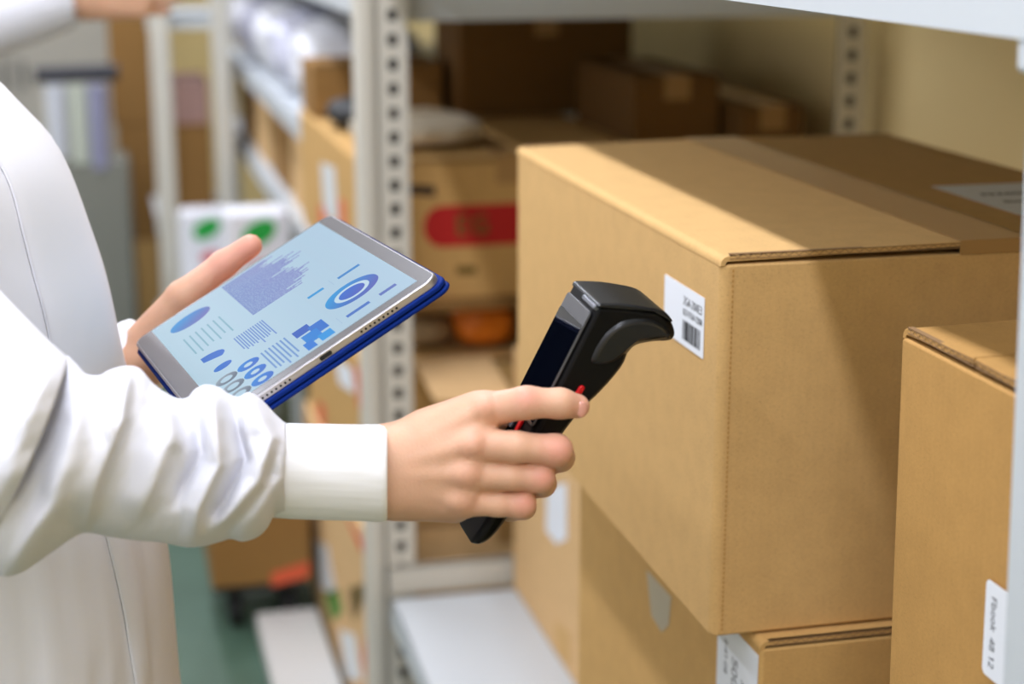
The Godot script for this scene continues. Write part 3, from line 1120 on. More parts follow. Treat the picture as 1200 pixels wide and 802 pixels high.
	build("sleeve", mb, M.coat, coat)
	# knitted cuff
	mb = MB.new()
	rings.clear()
	var prof := [[312, 0.93], [320, 0.985], [340, 1.0], [380, 1.0], [420, 1.0], [444, 1.01], [450, 1.0], [453, 0.975], [454, 0.94], [453, 0.91], [440, 0.90], [420, 0.90]]
	for i in prof.size():
		var x: float = prof[i][0]
		var yt: float = curve_table([[312, 496], [340, 496.5], [440, 498.5], [456, 499.5]], x)
		var yb: float = curve_table([[312, 607], [330, 608], [440, 611.5], [456, 611.5]], x)
		var hh: float = (yb - yt) / 2 * prof[i][1]
		var dc: float = lerpf(1.047, 1.0625, (x - 312) / 144.0)
		var ring := PackedVector3Array()
		for j in 360:
			var t := TAU * j / 360.0
			var rib := 1.0 + (0.0022 * cos(t * 120.0) if i < 8 else 0.0)
			var bump := noise.get_noise_2d(x * 0.015, t * 2.0) * 0.012
			ring.append(P(x, (yt + yb) / 2 - hh * cos(t) * (rib + bump), dc - 0.0315 * prof[i][1] * sin(t) * (rib + bump)))
		rings.append(ring)
	mb.grid(rings, true, true)
	build("cuff", mb, M.cuff, coat)

# a second worker further down the aisle; only the reaching forearm and hand come into the picture
func colleague() -> void:
	tints = []
	var z := -2.86
	var neck := Vector3(-0.47, 1.52, z)
	var hip := Vector3(-0.45, 0.94, z)
	var sh_r := Vector3(-0.46, 1.44, z + 0.17)
	var sh_l := Vector3(-0.46, 1.44, z - 0.17)
	var el_r := P(-70, 48, 2.76)
	var wr := P(104, -4, 2.72)
	var el_l := Vector3(-0.45, 1.15, z - 0.22)
	var wl := Vector3(-0.25, 1.10, z - 0.18)
	var mb := MB.new()
	mb.colored = true
	var fb := Field.new(Vector3(-0.70, 0.76, z - 0.36), Vector3(-0.02, 1.60, z + 0.36), 0.014)
	fb.bone(hip + Vector3(0, 0.04, 0), Vector3(-0.47, 1.3, z), 0.11, 0.115, 0.05)
	fb.bone(sh_r, sh_l, 0.05, 0.05, 0.04)
	fb.bone(neck + Vector3(0, -0.08, 0), neck + Vector3(0.01, 0.05, 0), 0.058, 0.055, 0.03)
	for k in [[sh_r, el_r, 0.046, 0.04], [el_r, wr, 0.036, 0.026], [sh_l, el_l, 0.046, 0.04], [el_l, wl, 0.036, 0.024]]:
		fb.bone(k[0], k[1], k[2], k[3], 0.02)
	fb.surface(mb, skin_tint)
	legs(mb, hip, 0.08, 1.0, 0.11)
	var hw := Transform3D(Basis(Vector3(0.98, -0.17, 0).normalized(), Vector3(0.17, 0.98, 0).normalized(), Vector3(0, 0, 1)), Vector3(-0.44, 1.66, z))
	head(mb, hw, neck)
	var w := Transform3D(Basis(Vector3(0.99, 0.12, 0.05).normalized(), Vector3(-0.12, 0.99, 0), Vector3(0, 0, -1)), wr)
	w.basis = w.basis.orthonormalized()
	var f := Field.new(wr + Vector3(-0.06, -0.09, -0.12), wr + Vector3(0.22, 0.12, 0.07), 0.0045)
	f.bone(wr - w.basis.x * 0.05, wr, 0.026, 0.025, 0.01)
	hand_template(f, w, [0.5, 0.6, 0.4], [[w * Vector3(0.02, 0.02, 0.01), 0.016], [w * Vector3(0.055, 0.045, 0.03), 0.013], [w * Vector3(0.085, 0.052, 0.045), 0.011], [w * Vector3(0.11, 0.05, 0.055), 0.009]], 1.05)
	f.surface(mb, skin_tint)
	var w2 := Transform3D(Basis(Vector3(0.95, -0.3, 0), Vector3(0.3, 0.95, 0), Vector3(0, 0, 1)).orthonormalized(), wl)
	f = Field.new(wl + Vector3(-0.06, -0.13, -0.08), wl + Vector3(0.22, 0.10, 0.12), 0.005)
	f.bone(wl - w2.basis.x * 0.05, wl, 0.026, 0.025, 0.01)
	hand_template(f, w2, [0.3, 0.4, 0.3], [[w2 * Vector3(0.02, 0.02, 0.01), 0.016], [w2 * Vector3(0.055, 0.045, 0.03), 0.013], [w2 * Vector3(0.085, 0.055, 0.035), 0.011], [w2 * Vector3(0.11, 0.06, 0.04), 0.009]], 1.05)
	f.surface(mb, skin_tint)
	var body := build("person", mb, M.skin, self)
	tag(body, "blurred person in a white sleeve reaching right in the far top left corner", "person")
	head_parts(body, hw)
	mb = MB.new()
	legs(mb, hip, 0.08, 1.18, 0.11)
	build("trousers", mb, M.trousers, body)
	shoes(body, hip, 0.11)
	mb = MB.new()
	f = Field.new(Vector3(-0.76, 0.50, z - 0.42), Vector3(-0.02, 1.58, z + 0.42), 0.013)
	for s in [-1.0, 1.0]:
		f.bone(Vector3(-0.47, 1.32, z + s * 0.07), Vector3(-0.45, 0.62, z + s * 0.09), 0.125, 0.145, 0.05)
	f.bone(sh_r, sh_l, 0.075, 0.075, 0.05)
	for k in [[sh_r, el_r, 0.068, 0.062], [el_r, wr - Vector3(0.02, 0, 0), 0.058, 0.045], [sh_l, el_l, 0.068, 0.06], [el_l, wl, 0.056, 0.046]]:
		f.bone(k[0], k[1], k[2], k[3], 0.02)
	f.surface(mb)
	build("lab_coat", mb, M.coat, body)

# ---------------------------------------------------------------- handheld things
func disc_fill(im: Image, cx: float, cy: float, rx: float, ry: float, c0: Color, c1: Color, a0 := 0.0, a1 := TAU, inner := 0.0) -> void:
	for y in range(maxi(0, int(cy - ry)), mini(im.get_height(), int(cy + ry) + 1)):
		for x in range(maxi(0, int(cx - rx)), mini(im.get_width(), int(cx + rx) + 1)):
			var u := (x - cx) / rx
			var v := (y - cy) / ry
			var d := sqrt(u * u + v * v)
			var a := fposmod(atan2(v, u), TAU)
			if d <= 1.0 and d >= inner and a >= a0 and a <= a1:
				im.set_pixel(x, y, c0.lerp(c1, clampf((u - v) * 0.35 + 0.5, 0.0, 1.0)))

func screen_image() -> ImageTexture:
	var w := 928
	var h := 604
	var im := Image.create(w, h, false, Image.FORMAT_RGB8)
	for y in h:
		var c := Color(0.70, 0.82, 0.91).lerp(Color(0.74, 0.86, 0.93), float(y) / h)
		im.fill_rect(Rect2i(0, y, w, 1), c)
	var R := func(u0: float, v0: float, u1: float, v1: float, c: Color) -> void:
		im.fill_rect(Rect2i(int((u0 - 4) * 4), int((v0 - 12) * 4), maxi(1, int((u1 - u0) * 4)), maxi(1, int((v1 - v0) * 4))), c)
	var rng := RandomNumberGenerator.new()
	rng.seed = 21
	# bar chart
	for i in 44:
		var u := 9.0 + i * 2.25
		var top := 46.0 + 18.0 * rng.randf() + 8.0 * sin(i * 0.35)
		for k in 20:
			var v := lerpf(102.0, top, k / 20.0)
			R.call(u, v - (102.0 - top) / 20.0, u + 1.75, v, Color(0.40, 0.50, 0.78).lerp(Color(0.50, 0.52, 0.80), k / 20.0))
	# ring gauge with four ticks
	disc_fill(im, (182 - 4) * 4, (44 - 12) * 4, 76, 82, Color(0.02, 0.62, 0.90), Color(0.30, 0.34, 0.74))
	disc_fill(im, (182 - 4) * 4, (44 - 12) * 4, 50, 54, Color(0.78, 0.88, 0.95), Color(0.78, 0.88, 0.95))
	disc_fill(im, (182 - 4) * 4, (44 - 12) * 4, 37, 40, Color(0.10, 0.42, 0.84), Color(0.26, 0.34, 0.78))
	R.call(141, 24, 145.5, 42, Color(0.16, 0.52, 0.82))
	R.call(141, 54, 145.5, 67, Color(0.10, 0.60, 0.88))
	R.call(216, 22, 221, 35, Color(0.32, 0.42, 0.76))
	R.call(216, 43, 221, 61, Color(0.22, 0.44, 0.80))
	for k in 5:
		R.call(136 + k * 3, 47, 137 + k * 3, 47.6, Color(0.5, 0.66, 0.84))
		R.call(210 + k * 3, 66, 211 + k * 3, 66.6, Color(0.5, 0.66, 0.84))
	# pie
	disc_fill(im, (34 - 4) * 4, (136 - 12) * 4, 54, 68, Color(0.13, 0.60, 0.88), Color(0.42, 0.42, 0.74))
	# blocks of text
	for i in 7:
		R.call(66, 119 + i * 5.0, 66 + 40 + rng.randf() * 8, 120.4 + i * 5.0, Color(0.52, 0.72, 0.80))
	for i in 13:
		R.call(127, 100 + i * 1.9, 127 + 30 + rng.randf() * 14, 101.1 + i * 1.9, Color(0.42, 0.58, 0.84))
	for i in 7:
		R.call(184, 99 + i * 3.0, 184 + 34 + rng.randf() * 14, 100.4 + i * 3.0, Color(0.42, 0.60, 0.84))
	# pie slice and oval
	disc_fill(im, (136 - 4) * 4, (150 - 12) * 4, 44, 66, Color(0.08, 0.42, 0.80), Color(0.14, 0.42, 0.84), PI, PI * 1.72)
	disc_fill(im, (163 - 4) * 4, (142 - 12) * 4, 22, 28, Color(0.06, 0.46, 0.84), Color(0.10, 0.40, 0.82))
	# three rings and three grey ones
	for k in 3:
		disc_fill(im, (189 + k * 19 - 4) * 4, (129 - 12) * 4, 31, 33, Color(0.0, 0.52, 0.88), Color(0.12, 0.40, 0.82), 0, TAU, 0.40)
		disc_fill(im, (189 + k * 19 - 4) * 4, (146 - 12) * 4, 31, 33, Color(0.62, 0.68, 0.74), Color(0.36, 0.42, 0.50), 0, TAU, 0.55)
	# jigsaw of blocks
	R.call(186, 82, 200, 94, Color(0.10, 0.36, 0.78))
	R.call(194, 73, 214, 84, Color(0.05, 0.44, 0.84))
	R.call(203, 80, 222, 92, Color(0.0, 0.52, 0.88))
	R.call(218, 74, 231, 84, Color(0.05, 0.60, 0.92))
	R.call(217, 88, 232, 95, Color(0.02, 0.48, 0.88))
	return ImageTexture.create_from_image(im)

func tablet() -> void:
	var ex := Vector3(0.149, -0.002, 0.989).normalized()
	var ey := Vector3(0.862, 0.49, -0.129)
	ey = (ey - ex * ex.dot(ey)).normalized()
	var t := thing("tablet", "tablet with a blue case showing charts, held in the hand", "tablet", Vector3(0.112, 1.232, -1.167))
	t.basis = Basis(ex, ey, ex.cross(ey))
	var hx := 0.1238
	var hy := 0.08925
	var mb := MB.new()
	mb.prism(round_rect(-hx, hx, -hy, hy, 0.0105, 8), -0.0063, -0.0002, 0.0012)
	build("frame", mb, M.alu, t)
	mb = MB.new()
	mb.prism(round_rect(-hx + 0.0016, hx - 0.0016, -hy + 0.0016, hy - 0.0016, 0.009, 8), -0.0008, 0.0, 0.0003)
	build("front_glass", mb, M.tablet_glass_sheen, t)
	var sm := plain(Color(0.02, 0.02, 0.02), 0.38)
	sm.metallic_specular = 0.2
	sm.emission_enabled = true
	sm.emission_texture = screen_image()
	sm.emission = Color.BLACK
	sm.emission_energy_multiplier = 0.92
	mb = MB.new()
	var z := 0.00015
	mb.quad(mb.v(Vector3(0.004 - hx, hy - 0.012, z), Vector3(0, 0, 1), Vector2(0, 0)), mb.v(Vector3(0.236 - hx, hy - 0.012, z), Vector3(0, 0, 1), Vector2(1, 0)), mb.v(Vector3(0.236 - hx, hy - 0.163, z), Vector3(0, 0, 1), Vector2(1, 1)), mb.v(Vector3(0.004 - hx, hy - 0.163, z), Vector3(0, 0, 1), Vector2(0, 1)))
	build("screen", mb, sm, t)
	var glow := AreaLight3D.new()
	glow.name = "screen_light"
	glow.area_size = Vector2(0.23, 0.15)
	glow.light_color = Color(0.75, 0.87, 1.0)
	glow.light_energy = 0.004
	glow.shadow_enabled = true
	glow.transform = Transform3D(Basis(Vector3.UP, PI), Vector3(0, 0, 0.002))
	t.add_child(glow)
	var side := Transform3D(Basis(Vector3(0, -1, 0), Vector3(0, 0, 1), Vector3(-1, 0, 0)), Vector3(hx, 0, -0.0032))
	side.basis = Basis(Vector3(0, 1, 0), Vector3(0, 0, 1), Vector3(1, 0, 0))
	mb = MB.new()
	mb.prism(round_rect(-0.0046, 0.0046, -0.0014, 0.0014, 0.0013, 6), -0.0005, 0.0002, 0.0, side)
	build("charging_port", mb, M.rubber, t)
	for s in [-1.0, 1.0]:
		mb = MB.new()
		for k in 9:
			mb.prism(ellipse(s * 0.041 + (k - 4) * 0.0034, 0, 0.00085, 0.00085, 10), -0.0005, 0.0002, 0.0, side)
		var o := build("speaker_holes", mb, M.rubber, t)
		o.set_meta("kind", "stuff")
	mb = MB.new()
	mb.prism(round_rect(-hx - 0.002, hx + 0.0028, -hy - 0.0025, hy + 0.0035, 0.012, 8), -0.0092, -0.0056, 0.0012)
	var cs := build("case", mb, M.blue_case, t)
	mb = MB.new()
	mb.prism(round_rect(-hx - 0.001, hx + 0.0035, -hy - 0.001, hy + 0.0045, 0.011, 8), -0.0128, -0.0098, 0.0012)
	build("cover_flap", mb, M.blue_case, cs)

func scanner() -> void:
	var O := P(651, 455, 1.062)
	var N := Vector3(0.898, -0.4256, -0.1111)
	var L := Vector3(0.4345, 0.8977, 0.0728)
	N = N.normalized()
	L = (L - N * N.dot(L)).normalized()
	var t := thing("barcode_scanner", "black handheld barcode scanner with a small screen, gripped in the right hand", "scanner", O - L * 0.112)
	t.basis = Basis(N, L, N.cross(L))
	var mm := func(a: Array) -> PackedVector2Array:
		var c := Curve2D.new()
		var o := PackedVector2Array()
		for i in range(0, a.size(), 2):
			o.append(Vector2(a[i], a[i + 1] + 112.0) * 0.001)
		return o
	# round the traced outline off
	var soft := func(o: PackedVector2Array, n: int) -> PackedVector2Array:
		for k in n:
			var r := PackedVector2Array()
			for i in o.size():
				var a := o[i]
				var b := o[(i + 1) % o.size()]
				r.append(a.lerp(b, 0.25))
				r.append(a.lerp(b, 0.75))
			o = r
		return o
	# the body: thick at the head, slim at the grip
	var squeeze := func(p: Vector3) -> Vector3:
		var l := p.y * 1000.0 - 112.0
		var k := lerpf(1.04, 1.0, smoothstep(-110.0, -20.0, l)) * (1.0 - 0.14 * smoothstep(0.030, 0.060, p.x))
		k *= lerpf(0.42, 1.0, sqrt(maxf(0.0, 1.0 - pow(maxf(0.0, -94.0 - l) / 24.5, 2.0))))
		return Vector3(p.x, p.y, (p.z + 0.0235) * k - 0.0235)
	var mb := MB.new()
	mb.prism(soft.call(mm.call([0, 56, 0, 30, 0, -60, 0, -90, -0.6, -104, -0.6, -111, 0.6, -116, 3, -118.5, 6.5, -117.5, 9.2, -112, 11, -104, 12.6, -92, 14.2, -75, 17.8, -50, 20.8, -27, 25, -8, 30.5, 5, 35, 19, 37.4, 30, 35.8, 38, 36.2, 42, 41, 45.2, 50, 50.2, 59.8, 53.6, 62.2, 57, 60.6, 61, 55, 66, 44.4, 70.6, 31.8, 68.2, 16.7, 64.6, 4.7, 60.2, 0.4, 58.6]), 2), -0.047, 0.0, 0.0042, Transform3D(), squeeze)
	build("housing", mb, M.black, t)
	# a raised shell on either side: the head that bends over into the nose
	mb = MB.new()
	var nose := func(p: Vector3) -> Vector3:
		var k := 1.0 - 0.16 * smoothstep(0.030, 0.060, p.x)
		return Vector3(p.x, p.y, (p.z + 0.0235) * k - 0.0235)
	mb.prism(soft.call(mm.call([8.5, 27, 9.5, 42, 13.5, 52.5, 20, 59.6, 30, 64.8, 40, 66.8, 52, 65.2, 58.5, 61.5, 61.6, 57.5, 59.8, 53.8, 50, 50.5, 41, 45.6, 37.2, 42.5, 35, 34, 30, 26, 20, 20, 12, 20]), 2), -0.0500, 0.0030, 0.0064, Transform3D(), nose)
	build("nose_cowl", mb, M.black_soft, t)
	mb = MB.new()
	mb.prism(soft.call(mm.call([0.2, 57, 0.4, 59.6, 4.7, 61.3, 16.7, 65.7, 31.8, 69.2, 44.4, 71.5, 55, 67.0, 53.5, 65.4, 44, 69, 31, 66.4, 16, 62.8, 4, 58.2, 1, 56]), 2), -0.0474, 0.0004, 0.0016, Transform3D(), nose)
	build("head_cap", mb, M.black_soft, t)
	# seams, screen, keys
	var front := Transform3D(Basis(Vector3(0, 0, -1), Vector3(0, 1, 0), Vector3(1, 0, 0)), Vector3.ZERO)
	front.basis = Basis(Vector3(0, 0, 1), Vector3(0, 1, 0), Vector3(-1, 0, 0))
	mb = MB.new()
	mb.prism(round_rect(-0.0445, -0.0025, 0.112 - 0.030, 0.112 + 0.0525, 0.003), -0.0004, 0.0012, 0.0006, front)
	build("bezel", mb, M.bezel, t)
	mb = MB.new()
	mb.prism(round_rect(-0.0440, -0.0032, 0.112 - 0.029, 0.112 + 0.0425, 0.002), 0.0, 0.0016, 0.0003, front)
	build("screen", mb, M.glass_black, t)
	mb = MB.new()
	mb.prism(round_rect(-0.024, -0.0015, 0.112 + 0.0545, 0.112 + 0.0580, 0.0015), -0.003, 0.0008, 0.0008, front)
	build("indicator_light", mb, M.silver, t)
	for i in 4:
		for j in 3:
			mb = MB.new()
			var x := -0.0405 + j * 0.0125
			var y := 0.112 - 0.044 - i * 0.0115
			mb.prism(round_rect(x, x + 0.0100, y - 0.007, y, 0.0025), 0.0, 0.0014, 0.0006, front)
			build("key", mb, M.black_soft, t)
	mb = MB.new()
	mb.prism(round_rect(-0.0335, -0.0285, 0.112 - 0.042, 0.112 - 0.034, 0.002), 0.0, 0.0018, 0.0006, front)
	build("key", mb, M.silver, t)
	mb = MB.new()
	mb.prism(round_rect(-0.0215, -0.0170, 0.112 - 0.0415, 0.112 - 0.0305, 0.002), 0.0, 0.0022, 0.0007, front)
	build("key", mb, M.red, t)
	# side trigger
	var trig := build("trigger", red_bar(), M.red, t)
	trig.position = Vector3(0.0150, 0.112 - 0.0035, 0.0)
	trig.rotation.z = -0.12
	# reading window in the nose
	mb = MB.new()
	mb.prism(round_rect(-0.038, -0.009, -0.0038, 0.0038, 0.003), 0.0, 0.0007, 0.0003, Transform3D(Basis(Vector3(0, 0, -1), Vector3(-0.64, 0.77, 0).normalized(), Vector3(0.77, 0.64, 0).normalized()) * Basis(Vector3(0, 0, 1), PI), Vector3(0.0598, 0.112 + 0.0600, -0.047)))
	build("reading_window", mb, plain(Color(0.16, 0.01, 0.02), 0.05), t)

func red_bar() -> MB:
	var mb := MB.new()
	mb.prism(round_rect(-0.0021, 0.0021, -0.011, 0.0115, 0.002, 6), -0.002, 0.0016, 0.0009)
	return mb

# ---------------------------------------------------------------- lamps
func lamp(x: float, z: float, y: float, energy: float, label: String) -> void:
	var t := thing("ceiling_lamp", label, "lamp", Vector3(x, y, z), "ceiling lamps over the aisles")
	var mb := MB.new()
	mb.box(Vector3(-0.05, 0.02, -0.61), Vector3(0.05, 0.10, 0.61))
	build("lamp_housing", mb, M.steel_white, t)
	for s in [-1.0, 1.0]:
		mb = MB.new()
		mb.tube([Vector3(s * 0.026, 0.008, -0.60), Vector3(s * 0.026, 0.008, 0.60)], [0.013, 0.013], 14)
		build("lamp_tube", mb, M.lamp, t)
	var l := AreaLight3D.new()
	l.name = "tube_light"
	l.area_size = Vector2(0.07, 1.2)
	l.light_energy = energy
	l.light_color = Color(0.925, 0.942, 1.0)
	l.shadow_enabled = true
	l.area_range = 12.0
	l.transform = Transform3D(Basis(Vector3.RIGHT, -PI / 2), Vector3(0, -0.012, 0))
	t.add_child(l)

# ---------------------------------------------------------------- prints traced on a carton's aisle side or front side
func aisle_print(t: Node3D, pts: Array, X: float, m: Material) -> void:
	var o := PackedVector2Array()
	var height: float = t.get_meta("size").y
	var depth: float = t.get_meta("size").z
	var c := on_x(pts[0], pts[1], X)
	for i in range(0, pts.size(), 2):
		var q := on_x(pts[i], pts[i + 1], X)
		o.append(Vector2(clampf(q.z, t.position.z - depth / 2 + 0.004, t.position.z + depth / 2 - 0.004) - c.z, clampf(q.y, t.position.y + 0.004, t.position.y + height - 0.02) - c.y))
	print_on("printed_mark", t, o, m, Vector3(X, c.y, c.z), AISLE)

func front_print(t: Node3D, pts: Array, Z: float, m: Material) -> void:
	var o := PackedVector2Array()
	var c := on_z(pts[0], pts[1], Z)
	for i in range(0, pts.size(), 2):
		var q := on_z(pts[i], pts[i + 1], Z)
		o.append(Vector2(q.x - c.x, q.y - c.y))
	print_on("printed_mark", t, o, m, Vector3(c.x, c.y, Z))

# a soft filled bag
func bag(called: String, label: String, category: String, at: Vector3, r: Vector3, m: Material, sd: int, group := "") -> Node3D:
	var t := thing(called, label, category, at, group)
	var rings: Array = []
	for i in 25:
		var a := PI * i / 24.0
		var ring := PackedVector3Array()
		for j in 36:
			var b := TAU * j / 36.0
			var d := Vector3(sin(a) * cos(b), cos(a), sin(a) * sin(b))
			d = Vector3(signf(d.x) * pow(absf(d.x), 0.7), signf(d.y) * pow(absf(d.y), 0.8), signf(d.z) * pow(absf(d.z), 0.7))
			var n := 1.0 + 0.10 * noise.get_noise_3d(d.x * 2.2 + sd, d.y * 2.2, d.z * 2.2) + 0.05 * noise.get_noise_3d(d.x * 6.0, d.y * 6.0 + sd, d.z * 6.0)
			ring.append(Vector3(d.x * r.x, r.y + d.y * r.y, d.z * r.z) * Vector3(n, 1.0, n))
		rings.append(ring)
	var mb := MB.new()
	mb.grid(rings, true, true)
	build("bag_body", mb, m, t)
	mb = MB.new()
	var pz := PackedVector2Array()
	mb.tube([Vector3(-r.x * 0.5, r.y * 1.96, 0), Vector3(-r.x * 0.2, r.y * 2.02, 0.004), Vector3(r.x * 0.2, r.y * 2.03, -0.003), Vector3(r.x * 0.5, r.y * 1.97, 0)], [0.004, 0.009, 0.010, 0.004], 10)
	build("bag_seal", mb, m, t)
	return t

# ================================================================ the scene
func _ready() -> void:
	# --- camera: 13.6 degrees to the right of the aisle, looking down 14 degrees
	var cam := Camera3D.new()
	cam.name = "camera"
	var pitch := atan(501.0 / 2000.0)
	var yaw := atan(500.0 / 2062.0)
	cam_f = Vector3(sin(yaw) * cos(pitch), -sin(pitch), -cos(yaw) * cos(pitch))
	cam_r = Vector3(cos(yaw), 0, sin(yaw))
	cam_u = cam_r.cross(cam_f)
	cam.transform = Transform3D(Basis(cam_r, cam_u, -cam_f), EYE)
	cam.fov = rad_to_deg(2.0 * atan(401.0 / F))
	cam.near = 0.05
	cam.far = 60.0
	var at := CameraAttributesPhysical.new()
	at.frustum_focal_length = 12.0 / tan(deg_to_rad(cam.fov / 2.0))
	at.frustum_focus_distance = 1.155
	at.exposure_aperture = 4.0
	at.frustum_near = 0.05
	at.frustum_far = 60.0
	cam.attributes = at
	add_child(cam)
	var we := WorldEnvironment.new()
	we.name = "world"
	var env := Environment.new()
	env.background_mode = Environment.BG_COLOR
	env.background_color = Color(0.5, 0.5, 0.5)
	env.tonemap_mode = Environment.TONE_MAPPER_LINEAR
	env.tonemap_exposure = 0.9
	env.sdfgi_enabled = true
	env.ssao_enabled = true
	env.ssil_enabled = true
	we.environment = env
	add_child(we)
	make_materials()
	var order := ["first", "second", "third", "fourth", "fifth", "sixth", "last"]
	var zs := [1.4, 0.15, -1.1, -2.35, -3.6, -4.85, -6.1]
	for k in 7:
		lamp(0.03, zs[k], 2.58, 1.8, order[k] + " twin tube lamp from the camera end in the ceiling row nearest the steel shelf")
	for k in 7:
		lamp(-1.1, zs[k], 2.58, 1.4, order[k] + " twin tube lamp from the camera end in the ceiling row along the white wall")

	# --- the room
	struct("floor", Vector3(-1.9, -0.1, -8.6), Vector3(1.43, 0.0, 2.6), M.floor)
	struct("ceiling", Vector3(-1.9, 2.70, -8.6), Vector3(1.43, 2.80, 2.6), M.ceiling)
	struct("wall_right", Vector3(1.33, 0.0, -8.6), Vector3(1.43, 2.70, 2.6), M.wall)
	struct("bounce_wall_left", Vector3(-1.9, 0.0, -8.6), Vector3(-1.8, 2.70, 2.6), M.wall_bounce)  # unseen wall, set close and white to bounce fill into the shelf
	struct("wall_back", Vector3(-1.8, 0.0, -8.6), Vector3(1.33, 2.70, -8.5), M.wall)
	struct("wall_front", Vector3(-1.8, 0.0, 2.5), Vector3(1.33, 2.70, 2.6), M.wall)

	shelving()
	near_boxes()
	worker()
	tablet()
	scanner()
	middle_distance()
	far_end()
	colleague()

func shelving() -> void:
	var t := thing("steel_shelf", "grey steel shelf with slotted posts holding the large box", "shelf", Vector3(0.86, 0, -1.73))
	upright(t, Vector3(0.44, 0, -2.72), 2.3, 1.0, -1.0, M.steel, true, false)
	upright(t, Vector3(1.28, 0, -2.72), 2.3, -1.0, -1.0, M.steel, true, true)
	var sm := MB.new()
	sm.prism(round_rect(0.404, 0.4392, 2.72, 2.768, 0.012), 0.0, 2.3, 0.0, up_xf())
	var so := build("upright", sm, M.steel, t)
	so.position = -t.position
	shelf_panel(t, 0.44, 1.28, 1.487, -2.71, -0.722, 0.046, M.steel_white)
	shelf_panel(t, 0.44, 1.28, 0.365, -2.69, -0.722, 0.046, M.steel_white)
	# end rail above the lower shelf
	var mb := MB.new()
	mb.box(Vector3(0.442, 0.366, -2.712), Vector3(1.22, 0.416, -2.709))
	mb.box(Vector3(0.442, 0.413, -2.718), Vector3(1.22, 0.416, -2.709))
	var rail := build("end_rail", mb, M.steel, t)
	rail.position = -t.position
	# near front post, a little out of plumb
	mb = MB.new()
	mb.box(Vector3(0, 0, -0.0022), Vector3(0.048, 2.3, 0))
	mb.box(Vector3(0, 0, -0.048), Vector3(0.0022, 2.3, 0))
	mb.prism(round_rect(-0.006, 0.03, 1.425, 1.487, 0.004), -0.05, 0.0015, 0.001)
	var np := build("upright", mb, M.steel_white, t)
	np.position = Vector3(0.440, 0, -0.716) - t.position
	np.rotation.z = 0.034
	np.position.x += 0.056
	upright(t, Vector3(1.28, 0, -0.75), 2.3, -1.0, 1.0, M.steel, true, true)
	# next bay
	var u := thing("steel_shelf", "grey steel shelf in the next bay behind the slotted post", "shelf", Vector3(0.86, 0, -4.4))
	shelf_panel(u, 0.44, 1.28, 1.378, -6.15, -2.772, 0.046, M.steel_white)
	shelf_panel(u, 0.45, 1.27, 0.848, -3.73, -2.80, 0.008, M.kraft_d)  # brown colour stands in for the shadow below the box
	shelf_panel(u, 0.44, 1.28, 1.050, -6.15, -3.76, 0.045, M.steel_white)
	shelf_panel(u, 0.44, 1.28, 0.800, -6.15, -3.76, 0.045, M.steel_white)
	upright(u, Vector3(0.44, 0, -6.15), 2.3, 1.0, -1.0, M.steel, true, false)
	upright(u, Vector3(1.28, 0, -6.15), 2.3, -1.0, -1.0, M.steel, true, false)

